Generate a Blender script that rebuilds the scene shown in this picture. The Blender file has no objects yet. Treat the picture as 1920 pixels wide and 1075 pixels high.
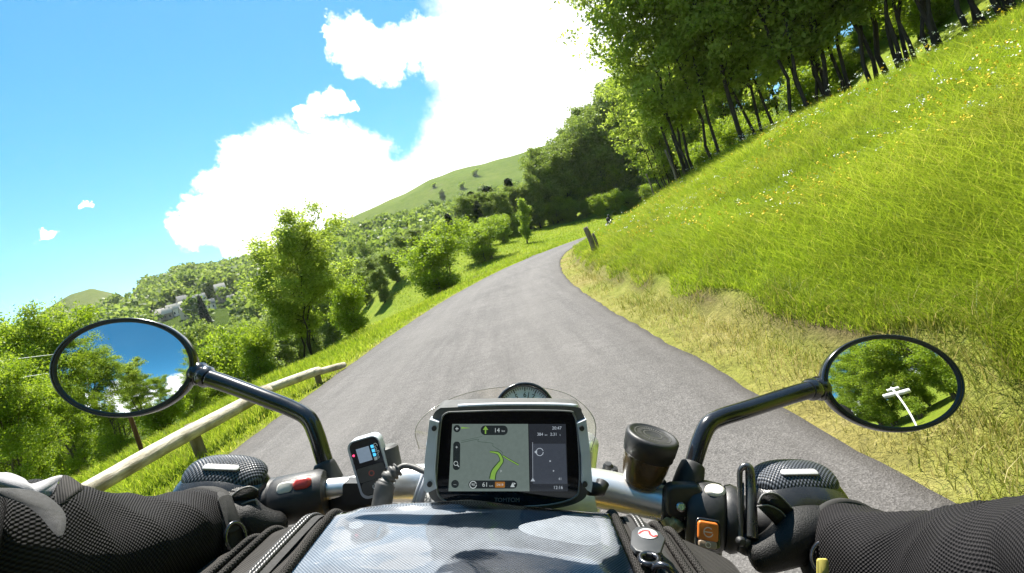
import bpy, bmesh, math, random
import numpy as np
from mathutils import Vector, Matrix
SC = bpy.context.scene
COL = SC.collection
rad = math.radians
# ------------------------------------------------------------------ camera, world, sun, exposure
CAM_H = 1.30
FPX = 900.0                      # focal length in photo pixels (1920 wide)
PITCH, ROLL = rad(4.0), rad(15.0)
MP = Matrix(((1, 0, 0), (0, math.cos(PITCH), math.sin(PITCH)), (0, -math.sin(PITCH), math.cos(PITCH))))
MR = Matrix(((math.cos(ROLL), 0, math.sin(ROLL)), (0, 1, 0), (-math.sin(ROLL), 0, math.cos(ROLL))))
MC = MP @ MR                     # right, forward, up of the rider's view -> world
cam_data = bpy.data.cameras.new('camera')
cam = bpy.data.objects.new('camera', cam_data)
COL.objects.link(cam)
cam_data.sensor_width = 36.0
cam_data.lens = FPX / 1920.0 * 36.0
cam_data.clip_start = 0.02
cam_data.clip_end = 6000.0
r_, f_, u_ = MC.col[0], MC.col[1], MC.col[2]
cm = Matrix((r_, u_, -f_)).transposed().to_4x4()
cm.translation = (0, 0, CAM_H)
cam.matrix_world = cm
SC.camera = cam
SUN_AZ, SUN_EL = rad(-14.0), rad(62.0)
sun_vec = Vector((math.sin(SUN_AZ) * math.cos(SUN_EL), math.cos(SUN_AZ) * math.cos(SUN_EL), math.sin(SUN_EL)))
sl = bpy.data.lights.new('sun', 'SUN')
sl.energy = 5.0
sl.angle = rad(0.55)
sl.color = (1.0, 0.955, 0.87)
so = bpy.data.objects.new('sun', sl)
COL.objects.link(so)
so.rotation_euler = (-sun_vec).to_track_quat('-Z', 'Y').to_euler()
so.location = (20, 40, 60)
SC.view_settings.view_transform = 'Standard'
SC.view_settings.look = 'None'
SC.view_settings.gamma = 1.0
SC.view_settings.exposure = 1.55
SC.cycles.max_bounces = 10
SC.cycles.diffuse_bounces = 7
SC.cycles.transparent_max_bounces = 12
SC.cycles.sample_clamp_indirect = 6.0


def ray(px, py):
    """direction in the world of a pixel of the 1920 x 1075 photograph"""
    return (MC @ Vector(((px - 960) / FPX, 1.0, (537.5 - py) / FPX))).normalized()


def build_world():
    w = bpy.data.worlds.new('World')
    SC.world = w
    w.use_nodes = True
    nt = w.node_tree
    N, L = nt.nodes, nt.links
    N.clear()
    out = N.new('ShaderNodeOutputWorld')
    bg = N.new('ShaderNodeBackground')
    bg.inputs['Strength'].default_value = 0.11
    sky = N.new('ShaderNodeTexSky')
    sky.sky_type = 'NISHITA'
    sky.sun_disc = False
    sky.sun_elevation = SUN_EL
    sky.sun_rotation = SUN_AZ
    sky.altitude = 1200
    sky.air_density = 1.0
    sky.dust_density = 0.35
    sky.ozone_density = 1.6
    tc = N.new('ShaderNodeTexCoord')

    def vmath(op, a, b=None):
        n = N.new('ShaderNodeVectorMath')
        n.operation = op
        for i, v in enumerate((a, b)):
            if v is None:
                continue
            if hasattr(v, 'is_linked'):
                L.new(v, n.inputs[i])
            else:
                n.inputs[i].default_value = v
        return n

    def fmath(op, a, b=None, c=None, clamp=False):
        n = N.new('ShaderNodeMath')
        n.operation = op
        n.use_clamp = clamp
        for i, v in enumerate((a, b, c)):
            if v is None:
                continue
            if hasattr(v, 'is_linked'):
                L.new(v, n.inputs[i])
            else:
                n.inputs[i].default_value = v
        return n.outputs[0]

    def noise(scale, detail, rough):
        n = N.new('ShaderNodeTexNoise')
        n.inputs['Scale'].default_value = scale
        n.inputs['Detail'].default_value = detail
        n.inputs['Roughness'].default_value = rough
        L.new(tc.outputs['Generated'], n.inputs['Vector'])
        return n
    n1 = noise(7.0, 9.0, 0.62)
    n2 = noise(24.0, 5.0, 0.65)
    o1 = vmath('SUBTRACT', n1.outputs['Color'], (0.5, 0.5, 0.5))
    o2 = vmath('SUBTRACT', n2.outputs['Color'], (0.5, 0.5, 0.5))
    s1 = N.new('ShaderNodeVectorMath'); s1.operation = 'SCALE'; L.new(o1.outputs[0], s1.inputs[0]); s1.inputs['Scale'].default_value = 0.13
    s2 = N.new('ShaderNodeVectorMath'); s2.operation = 'SCALE'; L.new(o2.outputs[0], s2.inputs[0]); s2.inputs['Scale'].default_value = 0.06
    d = vmath('ADD', tc.outputs['Generated'], s1.outputs[0])
    d = vmath('ADD', d.outputs[0], s2.outputs[0])
    d = vmath('NORMALIZE', d.outputs[0])
    # cumulus clouds and painted sun glow: groups of round puffs, each a cone of directions (pixel, radius in pixels, softness)
    puffs = [(655, 72, 46, 0), (720, 95, 50, 0), (790, 88, 56, 0), (850, 100, 70, 0), (622, 62, 22, 0),
             (612, 188, 34, 0), (585, 218, 24, 0), (642, 208, 22, 0),
             (350, 428, 36, 0), (398, 404, 52, 0), (455, 352, 60, 0), (475, 300, 52, 0), (540, 318, 85, 0), (612, 300, 62, 0), (628, 372, 100, 0),
             (690, 345, 85, 0), (540, 415, 62, 0), (468, 452, 42, 0), (505, 480, 40, 0), 
             (82, 436, 13, 0), (92, 439, 9, 0), (168, 391, 7, 0),
             (1010, 40, 165, 1), (1075, 150, 170, 1), (960, 190, 120, 1), (905, 265, 95, 1), (850, 330, 78, 1), (770, 362, 62, 1), (1000, 290, 110, 1), (940, 60, 95, 1),  # soft puffs paint the white glow haze near the sun
             (1120, -60, 220, 1), (880, 90, 60, 1)]
    tot = None
    for px, py, r, soft in puffs:
        v = ray(px, py)
        ct = 1.0 / math.sqrt(1 + ((px - 960) ** 2 + (py - 537) ** 2) / FPX ** 2)
        a = math.atan(r / FPX * ct)
        dt = vmath('DOT_PRODUCT', d.outputs[0], tuple(v)).outputs['Value']
        mr = N.new('ShaderNodeMapRange')
        mr.interpolation_type = 'SMOOTHSTEP'
        lo, hi = (1.38, 0.45) if soft else (1.11, 0.66)
        mr.inputs['From Min'].default_value = math.cos(a * lo)
        mr.inputs['From Max'].default_value = math.cos(a * hi)
        mr.inputs['To Min'].default_value = 0.0
        mr.inputs['To Max'].default_value = 1.0
        L.new(dt, mr.inputs['Value'])
        m = mr.outputs['Result']
        tot = m if tot is None else fmath('MAXIMUM', tot, m)
    # clouds behind the rider, low over the valley (they show in the mirrors)
    for az, el, r in ((196, 9, 9), (214, 7, 8), (176, 10, 9), (232, 14, 9), (150, 16, 10), (128, 12, 9), (262, 30, 7)):
        v = Vector((math.sin(rad(az)) * math.cos(rad(el)), math.cos(rad(az)) * math.cos(rad(el)), math.sin(rad(el))))
        dt = vmath('DOT_PRODUCT', d.outputs[0], tuple(v)).outputs['Value']
        mr = N.new('ShaderNodeMapRange')
        mr.interpolation_type = 'SMOOTHSTEP'
        mr.inputs['From Min'].default_value = math.cos(rad(r) * 1.1)
        mr.inputs['From Max'].default_value = math.cos(rad(r) * 0.8)
        L.new(dt, mr.inputs['Value'])
        tot = fmath('MAXIMUM', tot, mr.outputs['Result'])
    hsv = N.new('ShaderNodeHueSaturation')
    hsv.inputs['Hue'].default_value = 0.478
    hsv.inputs['Saturation'].default_value = 1.38
    hsv.inputs['Value'].default_value = 0.61
    L.new(sky.outputs[0], hsv.inputs['Color'])
    mix = N.new('ShaderNodeMix')
    mix.data_type = 'RGBA'
    L.new(tot, mix.inputs[0])
    L.new(hsv.outputs[0], mix.inputs[6])
    # cloud body: nearly white, its thin parts a little greyer
    cr = N.new('ShaderNodeMix'); cr.data_type = 'RGBA'
    L.new(n1.outputs['Fac'], cr.inputs[0])
    cr.inputs[6].default_value = (5.4, 5.7, 6.1, 1)
    cr.inputs[7].default_value = (8.0, 8.0, 7.9, 1)
    L.new(cr.outputs[2], mix.inputs[7])
    L.new(mix.outputs[2], bg.inputs['Color'])
    L.new(bg.outputs[0], out.inputs[0])


build_world()
# ------------------------------------------------------------------ helpers: objects


def tag(o, label=None, cat=None, group=None, kind=None):
    if label: o['label'] = label
    if cat: o['category'] = cat
    if group: o['group'] = group
    if kind: o['kind'] = kind
    return o


def empty(name, loc=(0, 0, 0), rot=(0, 0, 0), parent=None):
    o = bpy.data.objects.new(name, None)
    o.empty_display_size = 0.2
    COL.objects.link(o)
    o.location = loc
    o.rotation_euler = rot
    if parent: o.parent = parent
    return o


def np_mesh(name, V, faces, smooth=False, tint=None):
    """faces: list of int arrays (n, k)"""
    me = bpy.data.meshes.new(name)
    V = np.asarray(V, dtype=np.float32).reshape(-1, 3)
    faces = [np.asarray(f, dtype=np.int32) for f in faces if len(f)]
    loops = np.concatenate([f.ravel() for f in faces])
    counts = np.concatenate([np.full(len(f), f.shape[1], np.int32) for f in faces])
    starts = np.concatenate([[0], np.cumsum(counts)[:-1]]).astype(np.int32)
    me.vertices.add(len(V)); me.vertices.foreach_set('co', V.ravel())
    me.loops.add(len(loops)); me.loops.foreach_set('vertex_index', loops)
    me.polygons.add(len(counts)); me.polygons.foreach_set('loop_start', starts)
    if smooth:
        me.polygons.foreach_set('use_smooth', np.ones(len(counts), dtype=bool))
    me.update(calc_edges=True)
    if tint is not None:
        a = me.attributes.new('tint', 'FLOAT', 'FACE')
        a.data.foreach_set('value', np.asarray(tint, np.float32))
    return me


def obj(name, me, mat=None, parent=None, loc=None):
    o = bpy.data.objects.new(name, me)
    if mat is not None and len(me.materials) == 0:
        me.materials.append(mat)
    COL.objects.link(o)
    if parent: o.parent = parent
    if loc is not None: o.location = loc
    return o


def copy_tree(o, parent=None):
    c = o.copy(); COL.objects.link(c)
    if parent: c.parent = parent
    for ch in o.children:
        copy_tree(ch, c)
    return c


class MB:
    """collects pieces of one mesh"""
    def __init__(s):
        s.V, s.F, s.n, s.T = [], {}, 0, {}

    def add(s, V, faces, tint=None):
        V = np.asarray(V, float).reshape(-1, 3)
        for f in faces:
            f = np.asarray(f, np.int32)
            if len(f) == 0: continue
            s.F.setdefault(f.shape[1], []).append(f + s.n)
            s.T.setdefault(f.shape[1], []).append(np.full(len(f), 0.5 if tint is None else tint) if np.ndim(tint) == 0 else np.asarray(tint))
        s.V.append(V); s.n += len(V)
        return s

    def tube(s, path, radii, n=8, cap=True, tint=None, flat=None):
        P = np.asarray(path, float); m = len(P)
        R = np.broadcast_to(np.asarray(radii, float), (m,))
        T = np.gradient(P, axis=0); T /= np.linalg.norm(T, axis=1)[:, None] + 1e-12
        ref = np.array([0, 0, 1.0]) if abs(T[0][2]) < 0.9 else np.array([1.0, 0, 0])
        A = np.cross(T[0], ref); A /= np.linalg.norm(A)
        rows = []
        ang = np.linspace(0, 2 * np.pi, n, endpoint=False)
        for i in range(m):
            A = A - T[i] * np.dot(A, T[i]); A /= np.linalg.norm(A) + 1e-12
            B = np.cross(T[i], A)
            rows.append(P[i] + R[i] * (np.cos(ang)[:, None] * A + np.sin(ang)[:, None] * B * (flat or 1)))
        V = np.concatenate(rows)
        i = np.arange(m - 1)[:, None] * n; j = np.arange(n)[None, :]; k = (j + 1) % n
        Q = np.stack([i + j, i + k, i + n + k, i + n + j], -1).reshape(-1, 4)
        fs = [Q]
        s.add(V, fs, tint)
        if cap:
            s.F.setdefault(n, []).append(np.array([np.arange(n)[::-1], (m - 1) * n + np.arange(n)], np.int32) + s.n - len(V))
            s.T.setdefault(n, []).append(np.full(2, 0.5))
        return s

    def mesh(s, name, smooth=True, tint=False):
        ks = sorted(s.F)
        fs = [np.concatenate(s.F[k]) for k in ks]
        t = np.concatenate([np.concatenate(s.T[k]) for k in ks]) if tint else None
        return np_mesh(name, np.concatenate(s.V), fs, smooth, t)


# ------------------------------------------------------------------ helpers: materials
MATS = {}


class NT:
    def __init__(s, name):
        s.m = bpy.data.materials.new(name); s.m.use_nodes = True
        s.t = s.m.node_tree; s.N = s.t.nodes; s.L = s.t.links
        s.b = s.N['Principled BSDF']

    def n(s, typ, **kw):
        x = s.N.new(typ)
        for k, v in kw.items():
            if k.startswith('i_'):
                x.inputs[k[2:].replace('_', ' ')].default_value = v
            else:
                setattr(x, k, v)
        return x

    def link(s, a, b): s.L.new(a, b)

    def noise(s, scale, detail=4, rough=0.55, vec=None, dist=0.0):
        x = s.n('ShaderNodeTexNoise'); x.inputs['Scale'].default_value = scale; x.inputs['Detail'].default_value = detail
        x.inputs['Roughness'].default_value = rough; x.inputs['Distortion'].default_value = dist
        if vec is not None: s.link(vec, x.inputs['Vector'])
        return x

    def ramp(s, fac, stops, interp='LINEAR'):
        x = s.n('ShaderNodeValToRGB'); x.color_ramp.interpolation = interp
        e = x.color_ramp.elements
        while len(e) < len(stops): e.new(0.5)
        for k, (p, c) in enumerate(stops):
            e[k].position = p
            e[k].color = (c, c, c, 1) if not hasattr(c, '__len__') else (*c, 1)
        s.link(fac, x.inputs[0])
        return x.outputs[0]

    def mix(s, fac, a, b, mode='MIX'):
        x = s.n('ShaderNodeMix', data_type='RGBA', blend_type=mode)
        for i, v in ((0, fac), (6, a), (7, b)):
            if hasattr(v, 'is_linked'): s.link(v, x.inputs[i])
            elif hasattr(v, '__len__'): x.inputs[i].default_value = (*v, 1)
            else: x.inputs[i].default_value = v
        return x.outputs[2]

    def bump(s, h, strength=0.3, dist=0.01):
        x = s.n('ShaderNodeBump'); x.inputs['Strength'].default_value = strength; x.inputs['Distance'].default_value = dist
        s.link(h, x.inputs['Height']); s.link(x.outputs[0], s.b.inputs['Normal'])
        return x

    def obj_vec(s):
        return s.n('ShaderNodeTexCoord').outputs['Object']

    def attr(s, name):
        return s.n('ShaderNodeAttribute', attribute_name=name).outputs['Fac']


def plain(name, col, rough=0.5, metal=0.0, var=0.12, scale=60, bump=0.0, coat=0.0, spec=0.5, emit=None):
    """a slightly uneven painted / plastic / metal surface"""
    if name in MATS: return MATS[name]
    t = NT(name)
    v = t.obj_vec()
    nz = t.noise(scale, 5, 0.6, v)
    c = t.ramp(nz.outputs['Fac'], [(0.3, tuple(x * (1 - var) for x in col)), (0.7, tuple(min(1, x * (1 + var)) for x in col))])
    t.link(c, t.b.inputs['Base Color'])
    r = t.ramp(nz.outputs['Fac'], [(0.3, max(0.02, rough * 0.85)), (0.7, min(1, rough * 1.15))])
    t.link(r, t.b.inputs['Roughness'])
    t.b.inputs['Metallic'].default_value = metal
    t.b.inputs['Specular IOR Level'].default_value = spec
    if coat: t.b.inputs['Coat Weight'].default_value = coat; t.b.inputs['Coat Roughness'].default_value = 0.08
    if bump:
        n2 = t.noise(scale * 8, 3, 0.6, v)
        t.bump(n2.outputs['Fac'], bump, 0.001)
    if emit:
        t.b.inputs['Emission Color'].default_value = (*emit[0], 1); t.b.inputs['Emission Strength'].default_value = emit[1]
    MATS[name] = t.m
    return t.m


def leafmat(name, dark, mid, light, trans=0.45, patch=0.0):
    t = NT(name)
    a = t.attr('tint')
    c = t.ramp(a, [(0.0, dark), (0.5, mid), (1.0, light)])
    if patch:
        nz = t.noise(patch, 3, 0.5, t.n('ShaderNodeNewGeometry').outputs['Position'])
        c = t.mix(t.ramp(nz.outputs['Fac'], [(0.35, 0.0), (0.65, 0.45)]), c, tuple(x * 1.25 for x in light))
    t.link(c, t.b.inputs['Base Color'])
    t.b.inputs['Roughness'].default_value = 0.5
    t.b.inputs['Specular IOR Level'].default_value = 0.25
    tr = t.n('ShaderNodeBsdfTranslucent')
    tc = t.n('ShaderNodeHueSaturation'); tc.inputs['Saturation'].default_value = 1.1; tc.inputs['Value'].default_value = 1.5; tc.inputs['Hue'].default_value = 0.49
    t.link(c, tc.inputs['Color']); t.link(tc.outputs[0], tr.inputs['Color'])
    mx = t.n('ShaderNodeMixShader'); mx.inputs[0].default_value = trans
    t.link(t.b.outputs[0], mx.inputs[1]); t.link(tr.outputs[0], mx.inputs[2])
    t.link(mx.outputs[0], t.N['Material Output'].inputs['Surface'])
    return t.m


def bark(name, a, b, scale=8):
    t = NT(name)
    v = t.obj_vec()
    mp = t.n('ShaderNodeMapping'); mp.inputs['Scale'].default_value = (1, 1, 0.25); t.link(v, mp.inputs['Vector'])
    nz = t.noise(scale, 6, 0.65, mp.outputs[0])
    t.link(t.ramp(nz.outputs['Fac'], [(0.3, a), (0.7, b)]), t.b.inputs['Base Color'])
    t.b.inputs['Roughness'].default_value = 0.9
    t.bump(nz.outputs['Fac'], 0.6, 0.03)
    return t.m


def unit(v): return v / (np.linalg.norm(v, axis=-1, keepdims=True) + 1e-9)
# ------------------------------------------------------------------ terrain
CL = np.array([(-1.04, -220), (-1.04, -60), (-1.04, -20), (-1.04, 0), (-1.03, 5), (-0.98, 9), (-0.78, 14), (-0.15, 21), (0.9, 28), (2.4, 35), (4.6, 42), (8, 50), (13, 58), (20, 65), (30, 71), (45, 76), (65, 78), (120, 74)], float)


def densify(P, step=0.5):
    # Catmull-Rom through the points, then even steps
    out = []
    for i in range(len(P) - 1):
        p0, p1, p2, p3 = P[max(i - 1, 0)], P[i], P[i + 1], P[min(i + 2, len(P) - 1)]
        n = max(2, int(np.linalg.norm(p2 - p1) / step))
        for k in range(n):
            t = k / n
            d = np.linalg.norm(p2 - p1)
            m1 = (p2 - p0) / max(np.linalg.norm(p2 - p0), 1e-6) * d
            m2 = (p3 - p1) / max(np.linalg.norm(p3 - p1), 1e-6) * d
            out.append((2 * t**3 - 3 * t**2 + 1) * p1 + (t**3 - 2 * t**2 + t) * m1 + (-2 * t**3 + 3 * t**2) * p2 + (t**3 - t**2) * m2)
    out.append(P[-1])
    return np.array(out)


RC = densify(CL)                                    # road centre line
RT = np.gradient(RC, axis=0); RT /= np.linalg.norm(RT, axis=1)[:, None]
RN = np.stack([RT[:, 1], -RT[:, 0]], 1)             # to the right of travel
RS = np.concatenate([[0], np.cumsum(np.linalg.norm(np.diff(RC, axis=0), axis=1))])
RS -= RS[np.argmin(np.abs(RC[:, 1]) + (RC[:, 0] > 3) * 99)]
ZS = ([-220, -30, 10, 25, 42, 60, 80, 130], [-6.0, -0.4, 0.0, 0.16, 0.42, 0.78, 1.5, 4.0])
HW = ([-220, 0, 20, 35, 50], [2.47, 2.49, 2.45, 2.2, 2.05])


def sm(a, b, x):
    t = np.clip((x - a) / (b - a), 0, 1)
    return t * t * (3 - 2 * t)


def vnoise(x, y, seed=0):
    """cheap smooth noise from sines"""
    r = np.random.default_rng(seed)
    o = 0
    for k in range(5):
        a, b, c, d = r.uniform(0.6, 1.6, 2).tolist() + r.uniform(0, 6.28, 2).tolist()
        th = r.uniform(0, 6.28)
        o = o + np.sin((x * math.cos(th) + y * math.sin(th)) * a + c + 1.3 * np.sin((y * math.cos(th) - x * math.sin(th)) * b + d))
    return o / 5


def road_coords(x, y):
    x = np.asarray(x, float).ravel(); y = np.asarray(y, float).ravel()
    d = np.empty_like(x); s = np.empty_like(x)
    for i in range(0, len(x), 4000):
        dx = x[i:i + 4000, None] - RC[None, :, 0]; dy = y[i:i + 4000, None] - RC[None, :, 1]
        k = np.argmin(dx * dx + dy * dy, 1); q = np.arange(len(k))
        ex, ey = dx[q, k], dy[q, k]
        lat = ex * RN[k, 0] + ey * RN[k, 1]
        d[i:i + 4000] = np.sign(lat) * np.sqrt(ex * ex + ey * ey)
        s[i:i + 4000] = RS[k]
    return d, s


def height(x, y):
    shp = np.shape(x)
    d, s = road_coords(x, y)
    x = np.asarray(x, float).ravel(); y = np.asarray(y, float).ravel()
    hw = np.interp(s, *HW)
    z0 = np.interp(s, *ZS)
    e = np.abs(d) - hw
    # right bank: flat dry verge, low cut step, meadow slope up to a crest, shelf with the tree row, hillside
    wob = vnoise(x * 0.9, y * 0.9, 3) * 0.18
    right = np.interp(e, [0, 0.62, 0.86, 4, 8.2, 9.6, 12, 16, 30, 60, 200], [0, 0.03, 0.30, 1.28, 2.75, 2.95, 2.85, 4.3, 12.5, 36.0, 110.0])
    right = right * (1 - 0.42 * sm(22, 37, s) * (1 - sm(12, 20, e)))
    right = right + wob * sm(0.3, 2.0, e) * 0.5
    # left: verge falls gently to the valley near the rider, rises to the wood beyond the bend
    lnear = np.interp(e, [0, 0.5, 4.2, 7, 16, 40, 120, 260, 1200], [0, -0.04, -0.52, -1.3, -5.5, -13, -22, -20, 0])
    lfar = np.interp(e, [0, 1, 8, 20, 45, 80, 200, 400], [0, 0.03, 0.75, 2.4, 6.5, 9.0, 9.0, -8])
    w = sm(34, 60, s) * sm(-42, -10, x)
    left = lnear * (1 - w) + lfar * w
    left = left + vnoise(x * 0.5, y * 0.5, 5) * 0.10 * sm(0.5, 4, e)
    off = np.where(d > 0, right, left)
    z = z0 + np.where(e > 0, off, 0.0)
    # behind the rider the bank stays but everything far falls to the plain
    z = np.where(e < 0.05, z0 - 0.03, z)
    return z.reshape(shp)


def hz(x, y):
    return float(height(np.array([x]), np.array([y]))[0])


def spaced(lo, fine_lo, fine_hi, hi, step, grow=1.12):
    a = list(np.arange(fine_lo, fine_hi + 1e-6, step))
    st = step
    while a[-1] < hi:
        st *= grow; a.append(a[-1] + st)
    st = step
    while a[0] > lo:
        st *= grow; a.insert(0, a[0] - st)
    return np.array(a)


def ground_mat():
    t = NT('ground_grass')
    pos = t.n('ShaderNodeNewGeometry').outputs['Position']
    n1 = t.noise(0.35, 5, 0.6, pos); n2 = t.noise(3.0, 6, 0.7, pos); n3 = t.noise(26, 4, 0.7, pos)
    g = t.ramp(n2.outputs['Fac'], [(0.28, (0.075, 0.115, 0.008)), (0.5, (0.17, 0.235, 0.014)), (0.72, (0.26, 0.30, 0.024))])
    g2 = t.ramp(n1.outputs['Fac'], [(0.3, (0.10, 0.17, 0.012)), (0.7, (0.23, 0.25, 0.03))])
    c = t.mix(0.5, g, g2)
    v = t.attr('verge')
    dry = t.ramp(n2.outputs['Fac'], [(0.25, (0.11, 0.09, 0.035)), (0.5, (0.23, 0.20, 0.06)), (0.75, (0.34, 0.28, 0.13))])
    c = t.mix(v, c, dry)
    c = t.mix(t.ramp(n3.outputs['Fac'], [(0.35, 0.35), (0.6, 0.0)]), c, (0.03, 0.035, 0.012))
    cut = t.attr('cut')
    soil_shade = t.ramp(n3.outputs['Fac'], [(0.3, (0.05, 0.033, 0.02)), (0.7, (0.13, 0.09, 0.055))])  # bare earth of the cut step, also painted shade under the crest row
    c = t.mix(cut, c, soil_shade)
    t.link(c, t.b.inputs['Base Color'])
    t.b.inputs['Roughness'].default_value = 0.95
    t.b.inputs['Specular IOR Level'].default_value = 0.1
    t.bump(n3.outputs['Fac'], 0.8, 0.06)
    return t.m


def road_mat():
    t = NT('asphalt')
    pos = t.n('ShaderNodeNewGeometry').outputs['Position']
    n1 = t.noise(0.5, 4, 0.6, pos); n2 = t.noise(70, 3, 0.75, pos); n3 = t.noise(7, 5, 0.7, pos)
    vor = t.n('ShaderNodeTexVoronoi'); vor.inputs['Scale'].default_value = 130; t.link(pos, vor.inputs['Vector'])
    base = t.ramp(n1.outputs['Fac'], [(0.3, (0.080, 0.075, 0.072)), (0.7, (0.106, 0.099, 0.095))])
    ag = t.ramp(vor.outputs['Color'], [(0.15, 0.62), (0.55, 1.0), (0.9, 1.45)])
    c = t.mix(1.0, base, ag, 'MULTIPLY')
    c = t.mix(1.0, c, t.ramp(n3.outputs['Fac'], [(0.3, 0.82), (0.7, 1.14)]), 'MULTIPLY')
    mp = t.n('ShaderNodeMapping'); mp.inputs['Scale'].default_value = (2.6, 0.16, 1); t.link(pos, mp.inputs['Vector'])
    n4 = t.noise(1.6, 6, 0.7, mp.outputs[0], 0.3)
    c = t.mix(1.0, c, t.ramp(n4.outputs['Fac'], [(0.32, 0.80), (0.5, 1.0), (0.68, 1.16)]), 'MULTIPLY')
    n5 = t.noise(1.1, 5, 0.6, pos, 0.8)
    c = t.mix(t.ramp(n5.outputs['Fac'], [(0.60, 0.0), (0.66, 0.4)]), c, (0.062, 0.058, 0.056))
    # worn wheel tracks are paler, the unworn middle and the broken edge darker
    tr = t.attr('track')
    c = t.mix(tr, c, (0.128, 0.120, 0.114))
    c = t.mix(t.attr('edge'), c, (0.055, 0.048, 0.042))
    t.link(c, t.b.inputs['Base Color'])
    t.link(t.ramp(n2.outputs['Fac'], [(0.3, 0.7), (0.7, 0.95)]), t.b.inputs['Roughness'])
    t.b.inputs['Specular IOR Level'].default_value = 0.3
    ad = t.n('ShaderNodeMath', operation='ADD'); t.link(n2.outputs['Fac'], ad.inputs[0]); t.link(vor.outputs['Distance'], ad.inputs[1])
    t.bump(ad.outputs[0], 0.55, 0.006)
    return t.m


def fattr(me, name, vals, dom='POINT'):
    a = me.attributes.new(name, 'FLOAT', dom)
    a.data.foreach_set('value', np.asarray(vals, np.float32))


def build_ground():
    xs = spaced(-900, -9, 13, 900, 0.22)
    ys = spaced(-300, -3, 34, 1100, 0.26)
    X, Y = np.meshgrid(xs, ys)
    Z = height(X, Y)
    nx, ny = len(xs), len(ys)
    V = np.stack([X.ravel(), Y.ravel(), Z.ravel()], 1)
    i = (np.arange(ny - 1)[:, None] * nx + np.arange(nx - 1)[None, :]).ravel()
    Q = np.stack([i, i + 1, i + nx + 1, i + nx], 1)
    me = np_mesh('ground', V, [Q], True)
    d, s = road_coords(X, Y)
    e = np.abs(d) - np.interp(s, *HW)
    dirt = vnoise(X.ravel() * 1.7, Y.ravel() * 1.7, 11)
    verge = np.where(d > 0, 1 - sm(0.35, 1.15, e + dirt * 0.3), (1 - sm(0.12, 0.5, e + dirt * 0.2)) * 0.8) * (0.25 + 0.75 * (1 - sm(24, 45, s))) * np.clip(0.75 + 0.7 * vnoise(X.ravel() * 1.3, Y.ravel() * 1.3, 13), 0.15, 1)
    cut = np.where(d > 0, np.exp(-((e - 0.76 - dirt * 0.06) / 0.15) ** 2), 0) * 0.85 * sm(-0.5, 0.3, dirt + 0.25)
    cut = np.maximum(cut, np.where(d > 0, np.exp(-((e - 10.2) / 1.3) ** 2) * 0.8, 0))  # dark earth strip behind the crest, painting in the tree row's shadow
    fattr(me, 'verge', verge); fattr(me, 'cut', cut)
    o = obj('ground', me, ground_mat())
    tag(o, kind='structure')
    # the road: a sheet a little above the ground, with a broken edge
    sel = (RS > -60)
    C, Nn, S = RC[sel], RN[sel], RS[sel]
    # finer steps near the rider
    Sf = np.concatenate([np.arange(-60, -4, 1.0), np.arange(-4, 40, 0.12), np.arange(40, S[-1], 0.6)])
    C = np.stack([np.interp(Sf, S, C[:, k]) for k in (0, 1)], 1); Nn = np.stack([np.interp(Sf, S, Nn[:, k]) for k in (0, 1)], 1)
    hw = np.interp(Sf, *HW)
    jl = vnoise(Sf * 2.2, Sf * 0 + 1, 21) * 0.035 + vnoise(Sf * 9, Sf * 0, 22) * 0.02
    jr = vnoise(Sf * 2.2, Sf * 0 + 4, 23) * 0.035 + vnoise(Sf * 9, Sf * 0, 24) * 0.03
    fr = np.array([-1.0, -0.99, -0.95, -0.8, -0.62, -0.45, -0.3, -0.15, 0, 0.15, 0.3, 0.45, 0.62, 0.8, 0.95, 0.99, 1.0])
    z = np.interp(Sf, *ZS)
    rows, tr, ed = [], [], []
    for k, f in enumerate(fr):
        off = f * hw + (jl if f < 0 else jr) * abs(f) ** 4
        p = C + Nn * off[:, None]
        dz = 0.012 + 0.03 * (1 - f * f)
        if abs(f) == 1.0: dz = -0.05
        rows.append(np.stack([p[:, 0], p[:, 1], z + dz], 1))
        tr.append(np.full(len(Sf), 0.55 * (math.exp(-((abs(f) - 0.5) / 0.16) ** 2))) * (0.7 + 0.3 * vnoise(Sf * 0.7, Sf * 0, 25)))
        ed.append(np.full(len(Sf), 0.75 if abs(f) > 0.98 else (0.35 if abs(f) > 0.94 else 0.0)))
    m, n = len(Sf), len(fr)
    V = np.stack(rows, 1).reshape(-1, 3)
    i = (np.arange(m - 1)[:, None] * n + np.arange(n - 1)[None, :]).ravel()
    me = np_mesh('road', V, [np.stack([i, i + 1, i + n + 1, i + n], 1)], True)
    fattr(me, 'track', np.stack(tr, 1).ravel()); fattr(me, 'edge', np.stack(ed, 1).ravel())
    rm = road_mat()
    tag(obj('road', me, rm), kind='structure')
    # the lane that leaves the bend to the left, into the shade of the wood
    P = densify(np.array([(3.0, 43.0), (-1.0, 45.0), (-6, 46), (-13, 46), (-22, 43), (-34, 38)], float), 0.6)
    T = np.gradient(P, axis=0); T /= np.linalg.norm(T, axis=1)[:, None]; Nn = np.stack([T[:, 1], -T[:, 0]], 1)
    rows = []
    for f in (-1.4, -1.3, 0, 1.3, 1.4):
        p = P + Nn * f
        rows.append(np.stack([p[:, 0], p[:, 1], height(p[:, 0], p[:, 1]) + (0.05 if abs(f) < 1.35 else -0.1)], 1))
    V = np.stack(rows, 1).reshape(-1, 3); m, n = len(P), 5
    i = (np.arange(m - 1)[:, None] * n + np.arange(n - 1)[None, :]).ravel()
    me = np_mesh('lane', V, [np.stack([i, i + 1, i + n + 1, i + n], 1)], True)
    tag(obj('lane', me, rm), kind='structure')


build_ground()


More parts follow.
